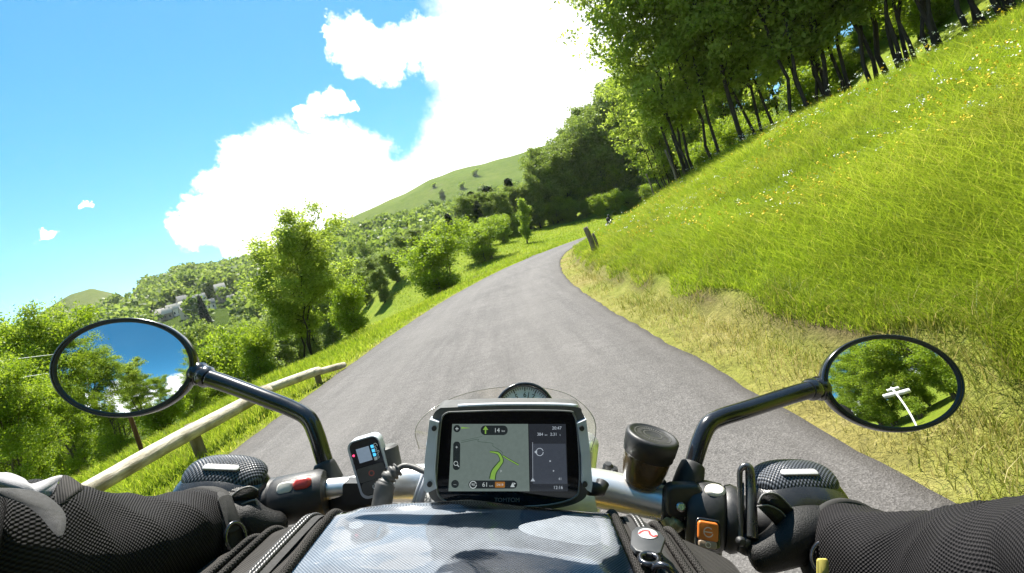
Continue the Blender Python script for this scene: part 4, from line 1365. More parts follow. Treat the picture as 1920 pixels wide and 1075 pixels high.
    b = MB(); b.tube(curve([P(606, 866, 0.533), P(616, 893, 0.53), P(630, 925, 0.525), P(640, 950, 0.52)], 8), np.interp(np.linspace(0, 1, 25), [0, 0.08, 0.3, 0.8, 1], [0.0095, 0.0118, 0.0135, 0.0155, 0.0145]), 20); part('mirror_boot', b, RUB)
    b = MB(); b.tube(curve([P(1300, 868, 0.51), P(1294, 890, 0.505), P(1283, 925, 0.50), P(1276, 950, 0.498)], 8), np.interp(np.linspace(0, 1, 25), [0, 0.08, 0.3, 0.8, 1], [0.0095, 0.0122, 0.014, 0.0155, 0.014]), 20); part('mirror_boot', b, RUB)

    # right controls
    ax = unit(P(1420, 978, 0.475) - P(1235, 945, 0.505))
    cl = P(1256, 948, 0.50)
    b = lathe([(0.016, -0.008), (0.019, -0.006), (0.019, 0.012), (0.0165, 0.014)], cl, ax, 28); part('mirror_clamp', b, BLKP, sharp=35)
    b = lathe([(0.004, 0), (0.0045, 0.001), (0.0045, 0.003), (0.003, 0.004)], P(1276, 952, 0.476), (-0.1, -0.8, 0.5), 16); part('bolt', b, STEEL, sharp=35)
    b = slab(rrect(0, 0, 0.036, 0.032, 0.007), lambda p, h: cl + np.stack([p[:, 0] + 0.008, np.full(len(p), -0.012 - h), p[:, 1] + 0.014], 1), 0.012, 0.004); part('lever_bracket', b, BLKP, sharp=35)
    hc = P(1322, 966, 0.49)
    b = lathe([(0.016, -0.019), (0.027, -0.018), (0.031, -0.013), (0.032, 0.0), (0.031, 0.014), (0.027, 0.018), (0.016, 0.019)], hc, ax, 32, sy=1.06); sw = part('switch_housing', b, BLKP, sharp=45)
    fl = unit(np.array([-0.12, -0.94, 0.30]))
    xx = unit(ax - fl * np.dot(ax, fl)); zz = np.cross(xx, fl); zz = zz if zz[2] > 0 else -zz
    to_sw = lambda o: (lambda p, h: o + p[:, :1] * xx + p[:, 1:2] * zz + fl * h)
    b = slab(rrect(0, 0, 0.0225, 0.026, 0.004), to_sw(P(1326, 1000, 0.452)), 0.004, 0.0015); subp('switch_frame', b, BLK, sw, sharp=35)
    b = slab(rrect(0, 0.002, 0.0185, 0.0165, 0.003), to_sw(P(1326, 1000, 0.4495)), 0.004, 0.0015); subp('kill_switch', b, plain('orange_switch', (0.62, 0.17, 0.025), 0.4), sw, sharp=35)
    b = slab(rrect(0, -0.0087, 0.0165, 0.0065, 0.0025), to_sw(P(1326, 1001, 0.4488)), 0.004, 0.0015); subp('start_button', b, plain('grey_switch', (0.30, 0.22, 0.15), 0.5), sw, sharp=35)
    b = MB(); tm = to_sw(P(1326, 1000, 0.4488))
    ribbon(b, disc(0, 0.0015, 0.004)[3:], 0.0009, tm, 0.0042); ribbon(b, [(-0.0035, 0.0015), (0.0035, 0.0015)], 0.0009, tm, 0.0042); ribbon(b, disc(0, -0.0092, 0.0022), 0.0007, tm, 0.0044)
    subp('switch_mark', b, plain('mark_white', (0.7, 0.62, 0.5), 0.6), sw, smooth=False)
    b = MB(); lathe([(0.0085, 0.0), (0.0085, 0.0025), (0.006, 0.004)], P(1340, 922, 0.478), (0.10, -0.5, 0.9), 28, b, sx=1.25, sy=0.85); part('switch_button', b, plain('white_button', (0.72, 0.69, 0.62), 0.4))
    b = MB()
    lathe([(0.018, -0.006), (0.0305, -0.005), (0.0325, 0.0), (0.0305, 0.006), (0.02, 0.007)], P(1368, 972, 0.484), ax, 36, b)
    lathe([(0.018, -0.004), (0.0235, -0.003), (0.0235, 0.004), (0.015, 0.005)], P(1389, 975, 0.481), ax, 36, b)
    part('throttle_collar', b, BLKP, sharp=45)
    b = MB(); b.tube([P(1398, 976, 0.48), P(1440, 982, 0.475), P(1585, 1002, 0.46)], [0.0175, 0.0165, 0.0165], 24); part('grip', b, RUB)
    b = MB(); b.tube([P(350, 972, 0.50), P(490, 945, 0.50), P(516, 939, 0.502)], [0.0165, 0.0165, 0.0175], 24); part('grip', b, RUB)
    # brake lever: slotted blade seen almost end-on
    b = MB(); b.tube(curve([P(1389, 1010, 0.452), P(1388, 950, 0.46), P(1387, 893, 0.468), P(1390, 879, 0.469), P(1398, 874, 0.469), P(1405, 880, 0.468), P(1407, 900, 0.466), P(1409, 950, 0.458), P(1410, 1008, 0.45)], 10), np.interp(np.linspace(0, 1, 81), [0, 0.35, 0.6, 1], [0.0026, 0.0026, 0.0042, 0.0055]), 12)
    b.tube([P(1393, 1000, 0.455), P(1393, 905, 0.468)], 0.0013, 8)
    part('brake_lever', b, plain('lever_metal', (0.16, 0.155, 0.15), 0.28, metal=0.8))
    b = MB(); b.tube([P(1395, 1010, 0.45), P(1398, 1030, 0.455), P(1380, 1020, 0.47)], 0.006, 12); lathe([(0.004, 0), (0.0045, 0.003), (0.0025, 0.005)], P(1387, 1014, 0.444), (0, -1, 0.2), 14, b); part('lever_pivot', b, BLKP)
    # the yellowish underside fitting and cables right of the bar
    b = MB(); b.tube(curve([P(1236, 990, 0.50), P(1262, 985, 0.51), P(1300, 1020, 0.50), P(1352, 1035, 0.485)], 8), 0.006, 12); part('throttle_cable', b, BLKP)
    b = MB(); b.tube(curve([P(1250, 970, 0.49), P(1262, 984, 0.485), P(1275, 976, 0.48)], 8), 0.008, 12); part('hose_union', b, plain('olive_metal', (0.25, 0.25, 0.14), 0.35, metal=0.4))
    # bolt on the yoke
    b = lathe([(0.009, 0), (0.009, 0.006), (0.006, 0.008), (0.006, 0.014), (0.004, 0.017)], P(1139, 893, 0.56), (0.0, -0.25, 0.95), 18); lathe([(0.0045, 0), (0.006, 0.003), (0.0045, 0.008)], P(1148, 888, 0.556), (0.2, -0.25, 0.95), 14, b); part('adjuster_bolt', b, BLKP, sharp=40)

    # brake fluid reservoir
    axr = unit(np.array([0.20, -0.13, 0.97])); base = P(1203, 897, 0.515)
    t = NT('brown_fluid_plastic')
    t.link(t.ramp(t.noise(60, 4, 0.6, t.obj_vec()).outputs['Fac'], [(0.3, (0.06, 0.04, 0.02)), (0.7, (0.10, 0.066, 0.032))]), t.b.inputs['Base Color'])
    t.b.inputs['Roughness'].default_value = 0.22; t.b.inputs['Transmission Weight'].default_value = 0.35; t.b.inputs['IOR'].default_value = 1.45
    b = lathe([(0.0185, -0.003), (0.020, 0.0), (0.0212, 0.004), (0.0235, 0.016), (0.0245, 0.027), (0.0245, 0.030)], base, axr, 48); rs = part('brake_fluid_reservoir', b, t.m)
    b = lathe([(0.0255, 0.028), (0.0262, 0.029), (0.0262, 0.034), (0.0270, 0.0345), (0.0278, 0.047), (0.0272, 0.0495), (0.0255, 0.051), (0.0235, 0.0512), (0.0228, 0.0502), (0.002, 0.0502)], base, axr, 64); cp = subp('cap', b, BLKP, rs)
    x, y, a_ = frame_of(axr)
    tr = lambda p, h: base + p[:, :1] * x + p[:, 1:2] * y + axr * h
    b = MB()
    for k in range(36):
        an = k * 10; r0, r1 = (0.0125, 0.0165) if k % 3 else (0.0115, 0.017)
        ribbon(b, [(r0 * math.cos(rad(an)), r0 * math.sin(rad(an))), (r1 * math.cos(rad(an)), r1 * math.sin(rad(an)))], 0.0012, tr, 0.0505)
    ribbon(b, disc(0, 0, 0.0095, 32), 0.0012, tr, 0.0505); ribbon(b, disc(0, 0, 0.019, 40), 0.0008, tr, 0.0505)
    subp('raised_lettering', b, GREYP, cp, smooth=False)
    b = slab(rrect(0, 0, 0.03, 0.02, 0.004), lambda p, h: base + np.stack([p[:, 0] + 0.012, p[:, 1] * 0.6 + 0.004, np.full(len(p), -0.024 + h)], 1), 0.022, 0.003); subp('bracket', b, BLKP, rs, sharp=35)

    # left controls
    lc = P(566, 932, 0.50)
    axl = unit(P(620, 918, 0.51) - P(500, 942, 0.50))
    b = MB(); 
    lathe([(0.014, -0.028), (0.022, -0.027), (0.0245, -0.022), (0.0245, 0.018), (0.022, 0.024), (0.014, 0.025)], lc, axl, 32, b)
    b2 = slab(rrect(0, 0, 0.047, 0.026, 0.008), lambda p, h: P(560, 918, 0.492) + p[:, :1] * axl + p[:, 1:2] * np.array([-0.1, 0.25, 0.95]) + np.array([0, -0.9, 0.3]) * (h - 0.012), 0.016, 0.005, b)
    lsw = part('switch_housing', b2, BLKP, sharp=45)
    bt = lambda o: (lambda p, h: o + p[:, :1] * axl + p[:, 1:2] * unit(np.array([-0.1, 0.45, 0.88])) + unit(np.array([0.05, -0.88, 0.46])) * h)
    b = slab(rrect(0, 0, 0.0165, 0.0115, 0.0045), bt(P(537, 916, 0.486)), 0.006, 0.0025); subp('switch_button', b, plain('pale_button', (0.60, 0.58, 0.53), 0.35), lsw, sharp=50)['label'] = 'off-white switch button'
    b = slab(rrect(0, 0, 0.0175, 0.0105, 0.005), bt(P(569, 908, 0.488)), 0.007, 0.003); subp('switch_button', b, plain('red_button', (0.50, 0.055, 0.045), 0.35), lsw, sharp=50)['label'] = 'red switch button'
    b = MB(); lathe([(0.017, -0.004), (0.0225, -0.003), (0.0225, 0.003), (0.017, 0.004)], P(517, 938, 0.50), axl, 32, b); part('grip_collar', b, BLKP, sharp=40)
    b = MB(); b.tube(curve([P(655, 935, 0.52), P(600, 930, 0.545), P(520, 905, 0.59), P(420, 915, 0.60), P(350, 930, 0.60)], 8), np.linspace(0.007, 0.005, 33), 12); part('clutch_lever', b, BLKP)
    b = slab(rrect(0, 0, 0.045, 0.03, 0.006), lambda p, h: P(662, 925, 0.52) + np.stack([p[:, 0], np.full(len(p), -h + 0.01), p[:, 1]], 1), 0.026, 0.006); part('clutch_bracket', b, BLKP, sharp=35)

    # round rev counter behind the navigation screen
    dc = P(984, 777, 0.575); dn = unit(np.array([0.0, -0.93, 0.36])); dx = np.array([1.0, 0, 0]); dy = np.cross(dn, dx) * -1
    dy = dy if dy[2] > 0 else -dy
    td = lambda p, h: dc + p[:, :1] * dx + p[:, 1:2] * dy + dn * h
    b = lathe([(0.020, -0.045), (0.031, -0.035), (0.0355, -0.01), (0.0375, 0.0), (0.0375, 0.006), (0.036, 0.0085), (0.0330, 0.008), (0.0325, 0.002)], dc, dn, 56, caps=False)
    tc_ = part('rev_counter', b, BLK)
    b = MB(); flat(b, disc(0, 0, 0.0328, 48), td, 0.002); subp('dial', b, plain('dial_face', (0.68, 0.76, 0.83), 0.5, var=0.03), tc_, smooth=False)
    b = MB()
    for k, ch in enumerate('123456789'):
        an = rad(210 - k * 240 / 8 * 1.0 if False else 222 - k * 26.5)
        add_text(b, ch, 0.0085, td, 0.0225 * math.cos(an), 0.0225 * math.sin(an), 0.0024, (an - math.pi / 2) * 0.5)
    for k in range(45):
        an = rad(222 - k * 5.3); r0 = 0.0268 if k % 5 == 0 else 0.0288
        ribbon(b, [(r0 * math.cos(an), r0 * math.sin(an)), (0.0318 * math.cos(an), 0.0318 * math.sin(an))], 0.0011 if k % 5 == 0 else 0.0006, td, 0.0024)
    subp('dial_marks', b, plain('dial_ink', (0.02, 0.02, 0.03), 0.6), tc_, smooth=False)
    b = MB(); ribbon(b, [(0, -0.004), (0.003, 0.014), (0.0052, 0.026)], [0.0022, 0.0016, 0.0006], td, 0.0040); subp('needle', b, BLKP, tc_, smooth=False)
    b = lathe([(0.0125, 0.002), (0.0125, 0.0045), (0.010, 0.006)], dc, dn, 32); subp('hub', b, plain('hub_white', (0.85, 0.85, 0.83), 0.4), tc_)
    # white dash panel with the trip display beside it
    tp = lambda p, h: np.stack([(p[:, 0] - 960) / FPX * 0.478, 0.478 - 0.0004 * (p[:, 1] - 930) - h, (537.5 - p[:, 1]) / FPX * 0.478], 1)
    b = slab([(806, 884), (880, 900), (1112, 915), (1118, 965), (780, 965)], tp, 0.004, 0.0); dp = part('dash_panel', b, plain('dash_white', (0.80, 0.80, 0.78), 0.4), smooth=False)
    b = MB(); add_text(b, '34', 15, lambda p, h: tp(np.stack([p[:, 0], 1862 - p[:, 1]], 1), h), 803, 931, 0.0046, -0.05); add_text(b, '27 km/h', 6.5, lambda p, h: tp(np.stack([p[:, 0], 1862 - p[:, 1]], 1), h), 812, 918, 0.0046, -0.05)
    subp('digits', b, plain('digit_grey', (0.10, 0.11, 0.12), 0.5), dp, smooth=False)
    b = MB(); b.tube([P(798, 878, 0.474), P(774, 948, 0.468)], 0.0022, 10); b.tube([P(806, 880, 0.474), P(783, 950, 0.468)], 0.0045, 10); subp('display_edge', b, SILV, dp)
    # clear fly screen around the dial
    t = NT('clear_screen')
    tb = t.n('ShaderNodeBsdfTransparent'); gb = t.n('ShaderNodeBsdfGlossy'); gb.inputs['Roughness'].default_value = 0.06
    fr = t.n('ShaderNodeFresnel'); fr.inputs['IOR'].default_value = 1.25
    tb.inputs['Color'].default_value = (0.97, 0.97, 0.955, 1)
    mx = t.n('ShaderNodeMixShader'); t.link(fr.outputs[0], mx.inputs[0]); t.link(tb.outputs[0], mx.inputs[1]); t.link(gb.outputs[0], mx.inputs[2]); t.link(mx.outputs[0], t.N['Material Output'].inputs['Surface'])
    out = np.array([(786, 842), (779, 806), (800, 776), (845, 748), (905, 731), (984, 724), (1050, 734), (1088, 754), (1112, 782), (1117, 812), (1108, 845)], float)
    oc = curve(np.stack([out[:, 0], out[:, 1], np.full(len(out), 0)], 1), 8)[:, :2]
    rows = []
    for s in np.linspace(1, 0.25, 7):
        c0 = np.array([960, 850.0]); p = c0 + (oc - c0) * s
        rows.append(np.array([P(x, y, 0.66 - 0.05 * ((x - 960) / 170) ** 2 + 0.05 * (1 - s)) for x, y in p]))
    V = np.concatenate(rows); n = len(oc); i = np.arange(6)[:, None] * n; j = np.arange(n - 1)[None, :]
    b = MB(); b.add(V, [np.stack([i + j, i + j + 1, i + n + j + 1, i + n + j], -1).reshape(-1, 4)])
    fs = part('fly_screen', b, t.m)
    b = MB(); b.tube(rows[0], 0.0006, 8); subp('screen_edge', b, plain('clear_edge', (0.25, 0.24, 0.21), 0.15), fs)

    # below and behind, out of the rider's sight: tank, forks, lamp, wheels, engine, seat
    def bl(x, y, z):      # bike frame: ahead of the contact line, above the road -> eye-point coordinates
        v = CV.inverted() @ (bike.matrix_world @ Vector((x, y, z))); return np.array(v)
    up = unit(bl(0, 0, 1) - bl(0, 0, 0)); fw = unit(bl(0, 1, 0) - bl(0, 0, 0)); rt = unit(bl(1, 0, 0) - bl(0, 0, 0))

    def wheel(y, r, wd):
        c = bl(0, y, r)
        b = lathe([(r - 0.075, -wd * 0.5), (r - 0.03, -wd * 0.52), (r - 0.008, -wd * 0.3), (r, 0), (r - 0.008, wd * 0.3), (r - 0.03, wd * 0.52), (r - 0.075, wd * 0.5)], c, rt, 56, hint=up, caps=False)
        wh = part('wheel', b, RUB)
        b = lathe([(r - 0.07, -wd * 0.42), (r - 0.10, -wd * 0.2), (r - 0.10, wd * 0.2), (r - 0.07, wd * 0.42)], c, rt, 56, hint=up, caps=False); lathe([(0.045, -0.06), (0.045, 0.06)], c, rt, 24, b, hint=up)
        for k in range(10):
            an = k * math.pi / 5; d = fw * math.cos(an) + up * math.sin(an); b.tube([c + d * 0.03, c + d * (r - 0.095)], 0.009, 6)
        subp('rim', b, GREYP, wh)
        b = lathe([(0.09, 0.058), (0.15, 0.058), (0.15, 0.063), (0.09, 0.063)], c, rt, 40, hint=up, caps=False); subp('brake_disc', b, STEEL, wh)
    wheel(0.92, 0.30, 0.12); wheel(-0.50, 0.31, 0.17)
    for sx in (-0.1, 0.1):
        b = MB(); b.tube([bl(sx, 0.92, 0.30), bl(sx, 0.80, 0.62), bl(sx, 0.56, 1.08)], [0.028, 0.028, 0.021], 18); part('fork_leg', b, ALU)
    b = MB(); hcz = bl(0, 0.72, 0.97); lathe([(0.03, -0.13), (0.075, -0.10), (0.088, -0.04), (0.09, 0.02), (0.084, 0.028)], hcz, fw, 40, b); hl = part('headlight', b, BLK)
    b = lathe([(0.082, 0.027), (0.06, 0.04), (0.01, 0.047)], hcz, fw, 40); subp('lens', b, plain('lens', (0.7, 0.72, 0.74), 0.06, coat=1), hl)
    b = lathe([(0.02, -0.26), (0.13, -0.22), (0.165, -0.08), (0.16, 0.08), (0.10, 0.20), (0.03, 0.24)], bl(0, 0.22, 0.90), fw, 40, hint=up, sy=0.72); part('fuel_tank', b, PAINT)
    b = lathe([(0.02, -0.42), (0.10, -0.38), (0.14, -0.2), (0.13, 0.05), (0.05, 0.2)], bl(0, -0.26, 0.78), fw, 32, hint=up, sy=0.42); part('seat', b, RUB)
    b = slab(rrect(0, 0, 0.46, 0.40, 0.08), lambda p, h: bl(0, 0.18, 0.48) + p[:, :1] * fw + p[:, 1:2] * up + rt * (h - 0.17), 0.34, 0.03); part('engine', b, GREYP, sharp=40)
    b = MB(); b.tube([bl(0.0, 0.62, 0.98), bl(0, 0.3, 0.74), bl(0, -0.15, 0.70), bl(0, -0.62, 0.80)], 0.03, 12); b.tube([bl(-0.12, 0.0, 0.42), bl(-0.13, -0.5, 0.31)], 0.025, 10); b.tube([bl(0.12, 0.0, 0.42), bl(0.13, -0.5, 0.31)], 0.025, 10); part('frame', b, BLK)
    b = MB(); b.tube(curve([bl(0.10, 0.40, 0.42), bl(0.13, 0.36, 0.25), bl(0.15, 0.0, 0.24), bl(0.19, -0.35, 0.34), bl(0.20, -0.70, 0.42)], 8), np.interp(np.linspace(0, 1, 33), [0, 0.5, 0.62, 1], [0.02, 0.024, 0.045, 0.042]), 18); part('exhaust', b, STEEL)
    for sx in (-1, 1):
        b = MB(); b.tube([bl(sx * 0.16, -0.02, 0.36), bl(sx * 0.27, -0.02, 0.36)], 0.013, 10); part('foot_peg', b, STEEL)
    b = MB(); b.tube(curve([bl(0, 0.66, 0.52), bl(0, 0.86, 0.66), bl(0, 1.05, 0.63), bl(0, 1.2, 0.5)], 6), 0.062, 12, flat=0.35); part('front_mudguard', b, BLK)
    return bike


build_bike()


# ------------------------------------------------------------------ navigation screen, remote control
def emitmat(name, col, s):
    t = NT(name); n = t.noise(300, 2, 0.5, t.obj_vec())
    c = t.ramp(n.outputs['Fac'], [(0.3, tuple(x * 0.95 for x in col)), (0.7, tuple(x * 1.05 for x in col))])
    t.b.inputs['Base Color'].default_value = (0.01, 0.01, 0.01, 1); t.b.inputs['Roughness'].default_value = 0.12
    t.link(c, t.b.inputs['Emission Color']); t.b.inputs['Emission Strength'].default_value = s
    return t.m


def build_satnav():
    D0 = 0.445
    e = rig_root('satnav', P(950, 935, D0 + 0.01), 'wide black motorcycle satnav with silver side clamps and a lit map screen', 'satnav')
    bpy.context.view_layer.update()

    def G(p, h):
        return np.stack([(p[:, 0] - 960) / FPX * D0, D0 - h + (537.5 - p[:, 1] + 315) * 0.00007, (537.5 - p[:, 1]) / FPX * D0], 1)
    part = lambda n, b, m, p=None, **k: vmesh(n, b, m, p or e, root=e, **k)
    ol = curve(np.array([(826, 765, 0), (950, 761, 0), (1074, 763, 0), (1092, 775, 0), (1099, 800, 0), (1102, 860, 0), (1100, 905, 0), (1088, 928, 0), (1040, 942, 0), (950, 948, 0), (860, 943, 0), (818, 930, 0), (804, 905, 0), (803, 860, 0), (808, 800, 0), (814, 775, 0), (826, 765, 0)], float), 6)[:-1, :2]
    b = slab(ol[::-1], G, 0.030, 0.007); b.V[-1][:, 1] += 0.024
    body = part('body', b, GREYP, sharp=60)
    # front bezel and glass
    ib = curve(np.array([(842, 772, 0), (950, 769, 0), (1060, 770, 0), (1075, 777, 0), (1081, 800, 0), (1084, 860, 0), (1083, 900, 0), (1075, 921, 0), (1030, 934, 0), (950, 938, 0), (870, 935, 0), (833, 925, 0), (822, 902, 0), (823, 860, 0), (827, 800, 0), (831, 779, 0), (842, 772, 0)], float), 6)[:-1, :2]
    t = NT('screen_glass'); t.b.inputs['Base Color'].default_value = (0.006, 0.006, 0.007, 1); t.b.inputs['Roughness'].default_value = 0.07
    nz = t.noise(900, 2, 0.5, t.obj_vec()); t.link(t.ramp(nz.outputs['Fac'], [(0.55, 0.05), (0.8, 0.16)]), t.b.inputs['Roughness'])
    b = slab(ib[::-1], G, 0.0012); b.V[-1][:, 1] -= 0.0064
    gl = part('screen', b, t.m, sharp=30)
    b = MB(); b.tube(np.concatenate([G(ib, 0.0078), G(ib[:1], 0.0078)]), 0.0008, 8, cap=False); part('bezel', b, plain('bezel_grey', (0.16, 0.16, 0.155), 0.35))
    b = MB(); b.tube(G(ol[2:14], 0.0035), 0.0022, 10); part('top_lip', b, SILV)
    H = 0.0080
    Fv = lambda p, h: G(np.asarray(p, float), h)
    b = MB(); flat(b, [(844, 911), (992, 911), (990, 793), (849, 793)], Fv, H); part('map_display', b, emitmat('map_light', (0.26, 0.335, 0.31), 0.17), gl, smooth=False)
    b = MB(); flat(b, [(993, 911), (1062, 911), (1060, 793), (991, 793)], Fv, H); part('info_display', b, emitmat('info_light', (0.022, 0.026, 0.034), 0.30), gl, smooth=False)
    b = MB(); flat(b, [(998, 898), (1061, 898), (1059, 828), (997, 828)], Fv, H + 0.0002); part('info_display', b, emitmat('info_panel', (0.05, 0.06, 0.08), 0.30), gl, smooth=False)
    # the drawn route
    b = MB(); ribbon(b, [(923, 888), (934, 868), (943, 855), (936, 842), (931, 848 - 0)], 9, Fv, H + 0.0003)
    b = MB()
    r1 = curve(np.array([(924, 890, 0), (927, 877, 0), (936, 865, 0), (941, 857, 0), (936, 846, 0), (928, 843, 0), (919, 842, 0)], float), 6)[:, :2]
    ribbon(b, r1, np.interp(np.linspace(0, 1, len(r1)), [0, 0.5, 1], [13, 8, 3]), Fv, H + 0.0003)
    ribbon(b, [(943, 849), (955, 856), (972, 865)], 3.2, Fv, H + 0.0003)
    part('route_outline', b, emitmat('route_dark', (0.03, 0.07, 0.03), 0.3), gl, smooth=False)
    b = MB(); ribbon(b, r1, np.interp(np.linspace(0, 1, len(r1)), [0, 0.5, 1], [9, 5, 1.5]), Fv, H + 0.0006); ribbon(b, [(943, 849), (955, 856), (972, 865)], 1.8, Fv, H + 0.0006)
    ribbon(b, [(911, 810), (911, 800)], 2.5, Fv, H + 0.0009); flat(b, [(906, 803), (916, 803), (911, 796)], Fv, H + 0.0009); flat(b, [(866, 801), (884, 800), (866, 798)], Fv, H + 0.0006)
    part('route', b, emitmat('route_green', (0.16, 0.30, 0.05), 0.42), gl, smooth=False)
    b = MB(); ribbon(b, curve(np.array([(866, 826, 0), (885, 822, 0), (898, 820, 0), (898, 824, 0), (923, 827, 0), (925, 832, 0), (937, 839, 0), (943, 845, 0), (940, 849, 0), (934, 846, 0)], float), 5)[:, :2], 1.1, Fv, H + 0.0003); ribbon(b, [(866, 823), (905, 815)], 0.8, Fv, H + 0.0003)
    part('side_roads', b, emitmat('road_line', (0.08, 0.12, 0.10), 0.3), gl, smooth=False)
    # dark buttons
    b = MB()
    for p in (disc(858, 801, 6.5), disc(856, 898, 7), rrect(927, 804, 50, 17, 8), rrect(925, 899, 89, 14, 7), rrect(858, 849, 13, 50, 6)):
        flat(b, p[::-1], Fv, H + 0.0005)
    part('screen_buttons', b, emitmat('button_dark', (0.014, 0.020, 0.022), 0.3), gl, smooth=False)
    b = MB(); flat(b, rrect(938, 899, 18, 10, 1)[::-1], Fv, H + 0.0008); part('road_badge', b, emitmat('badge_orange', (0.22, 0.09, 0.015), 0.45), gl, smooth=False)
    b = MB(); M = lambda yy: (lambda p, h: Fv(np.stack([p[:, 0], 2 * yy - p[:, 1]], 1), h))
    def T(s, size, x, y): add_text(b, s, size, M(y), x, y, H + 0.0010)
    T('14', 11, 932, 804); T('km', 5, 944, 805); T('61', 11, 911, 899); T('km/h', 3.6, 922, 901); T('D618', 5.5, 938, 899)
    T('+', 9, 858, 834); ribbon(b, disc(857, 862, 3.6), 1.0, Fv, H + 0.001); ribbon(b, [(859.5, 864.5), (863, 868)], 1.4, Fv, H + 0.001)
    ribbon(b, disc(889, 899, 6, 20), 1.4, Fv, H + 0.001); T('90', 6.5, 889, 899)
    flat(b, [(957, 903), (965, 903), (961, 895)], Fv, H + 0.001); flat(b, [(963, 895), (967, 897), (963, 899)], Fv, H + 0.001)
    T('...', 8, 856, 897); ribbon(b, [(855, 801), (861, 801)], 1.2, Fv, H + 0.001); ribbon(b, [(858, 798), (858, 804)], 1.0, Fv, H + 0.001)
    T('P', 5.5, 940, 876)
    part('map_text', b, emitmat('text_light', (0.30, 0.34, 0.34), 0.5), gl, smooth=False); b = MB()
    T('20:47', 8, 1043, 800); T('384', 7.5, 1012, 811); T('km', 4, 1023, 812); T('2:31', 7.5, 1037, 811); T('h', 4, 1049, 812); T('12:16', 8, 1044, 904); T('41', 6.5, 1048, 889)
    ribbon(b, disc(1011, 842, 6.5, 20), 1.2, Fv, H + 0.001); flat(b, [(1001, 842), (1006, 838), (1006, 846)], Fv, H + 0.001); ribbon(b, [(998, 825), (998, 890)], 0.6, Fv, H + 0.001); flat(b, [(994, 893), (1002, 893), (998, 887)], Fv, H + 0.001)
    flat(b, disc(1030, 858, 1.4), Fv, H + 0.001); flat(b, disc(1036, 875, 1.3), Fv, H + 0.001)
    part('info_text', b, emitmat('text_pale', (0.30, 0.34, 0.38), 0.45), gl, smooth=False)
    b = MB(); add_text(b, 'TOMTOM', 10.5, M(926), 951, 926, H + 0.0002); part('maker_lettering', b, plain('lettering_grey', (0.17, 0.17, 0.175), 0.4), gl, smooth=False)
    # silver side clamps with screws
    for poly, scr in (([(808, 783), (825, 788), (823, 815), (820, 870), (822, 893), (824, 903), (806, 911), (799, 903), (801, 850)], [(817, 798), (811, 895)]), ([(1080, 790), (1097, 783), (1102, 830), (1106, 896), (1103, 910), (1096, 906), (1086, 893), (1087, 850), (1083, 812)], [(1088, 798), (1092, 895)])):
        b = slab(np.array(poly, float)[::-1] if True else poly, G, 0.012, 0.003); b.V[-1][:, 1] += 0.0
        cl = part('side_clamp', b, SILV, sharp=50)
        for sx, sy in scr:
            b = slab(disc(sx, sy, 4.6, 20)[::-1], G, 0.0138, 0.001); part('screw', b, BLKP, cl, sharp=40)
    b = lathe([(0.018, 0), (0.018, 0.05)], P(955, 905, D0 + 0.024), (0, 0.9, -0.3), 24); part('mount_arm', b, BLKP)
    b = MB(); b.tube([P(1104, 916, 0.452), P(1125, 918, 0.457), P(1130, 905, 0.462)], 0.0065, 12); part('docking_latch', b, BLKP)
    b = MB(); b.tube([P(947, 943, 0.436), P(947, 952, 0.434)], 0.0009, 6); part('release_mark', b, STEEL)
    # power cable with its ribbed strain relief
    pth = curve([P(712, 965, 0.448), P(718, 935, 0.45), P(722, 912, 0.453), P(731, 893, 0.457), P(746, 880, 0.462)], 12)
    q = np.linspace(0, 1, len(pth)); b = MB(); b.tube(pth, np.interp(q, [0, 0.55, 0.56, 1], [0.0095, 0.0095, 0.0075, 0.006]) + 0.0009 * np.sign(np.sin(q * 46)) * (q > 0.56), 16)
    cb = part('power_cable', b, GREYP)
    b = MB(); b.tube(curve([P(744, 881, 0.462), P(757, 874, 0.464), P(775, 876, 0.463), P(795, 884, 0.458), P(812, 890, 0.453)], 10), 0.0028, 12); part('cable_lead', b, GREYP, cb)


build_satnav()


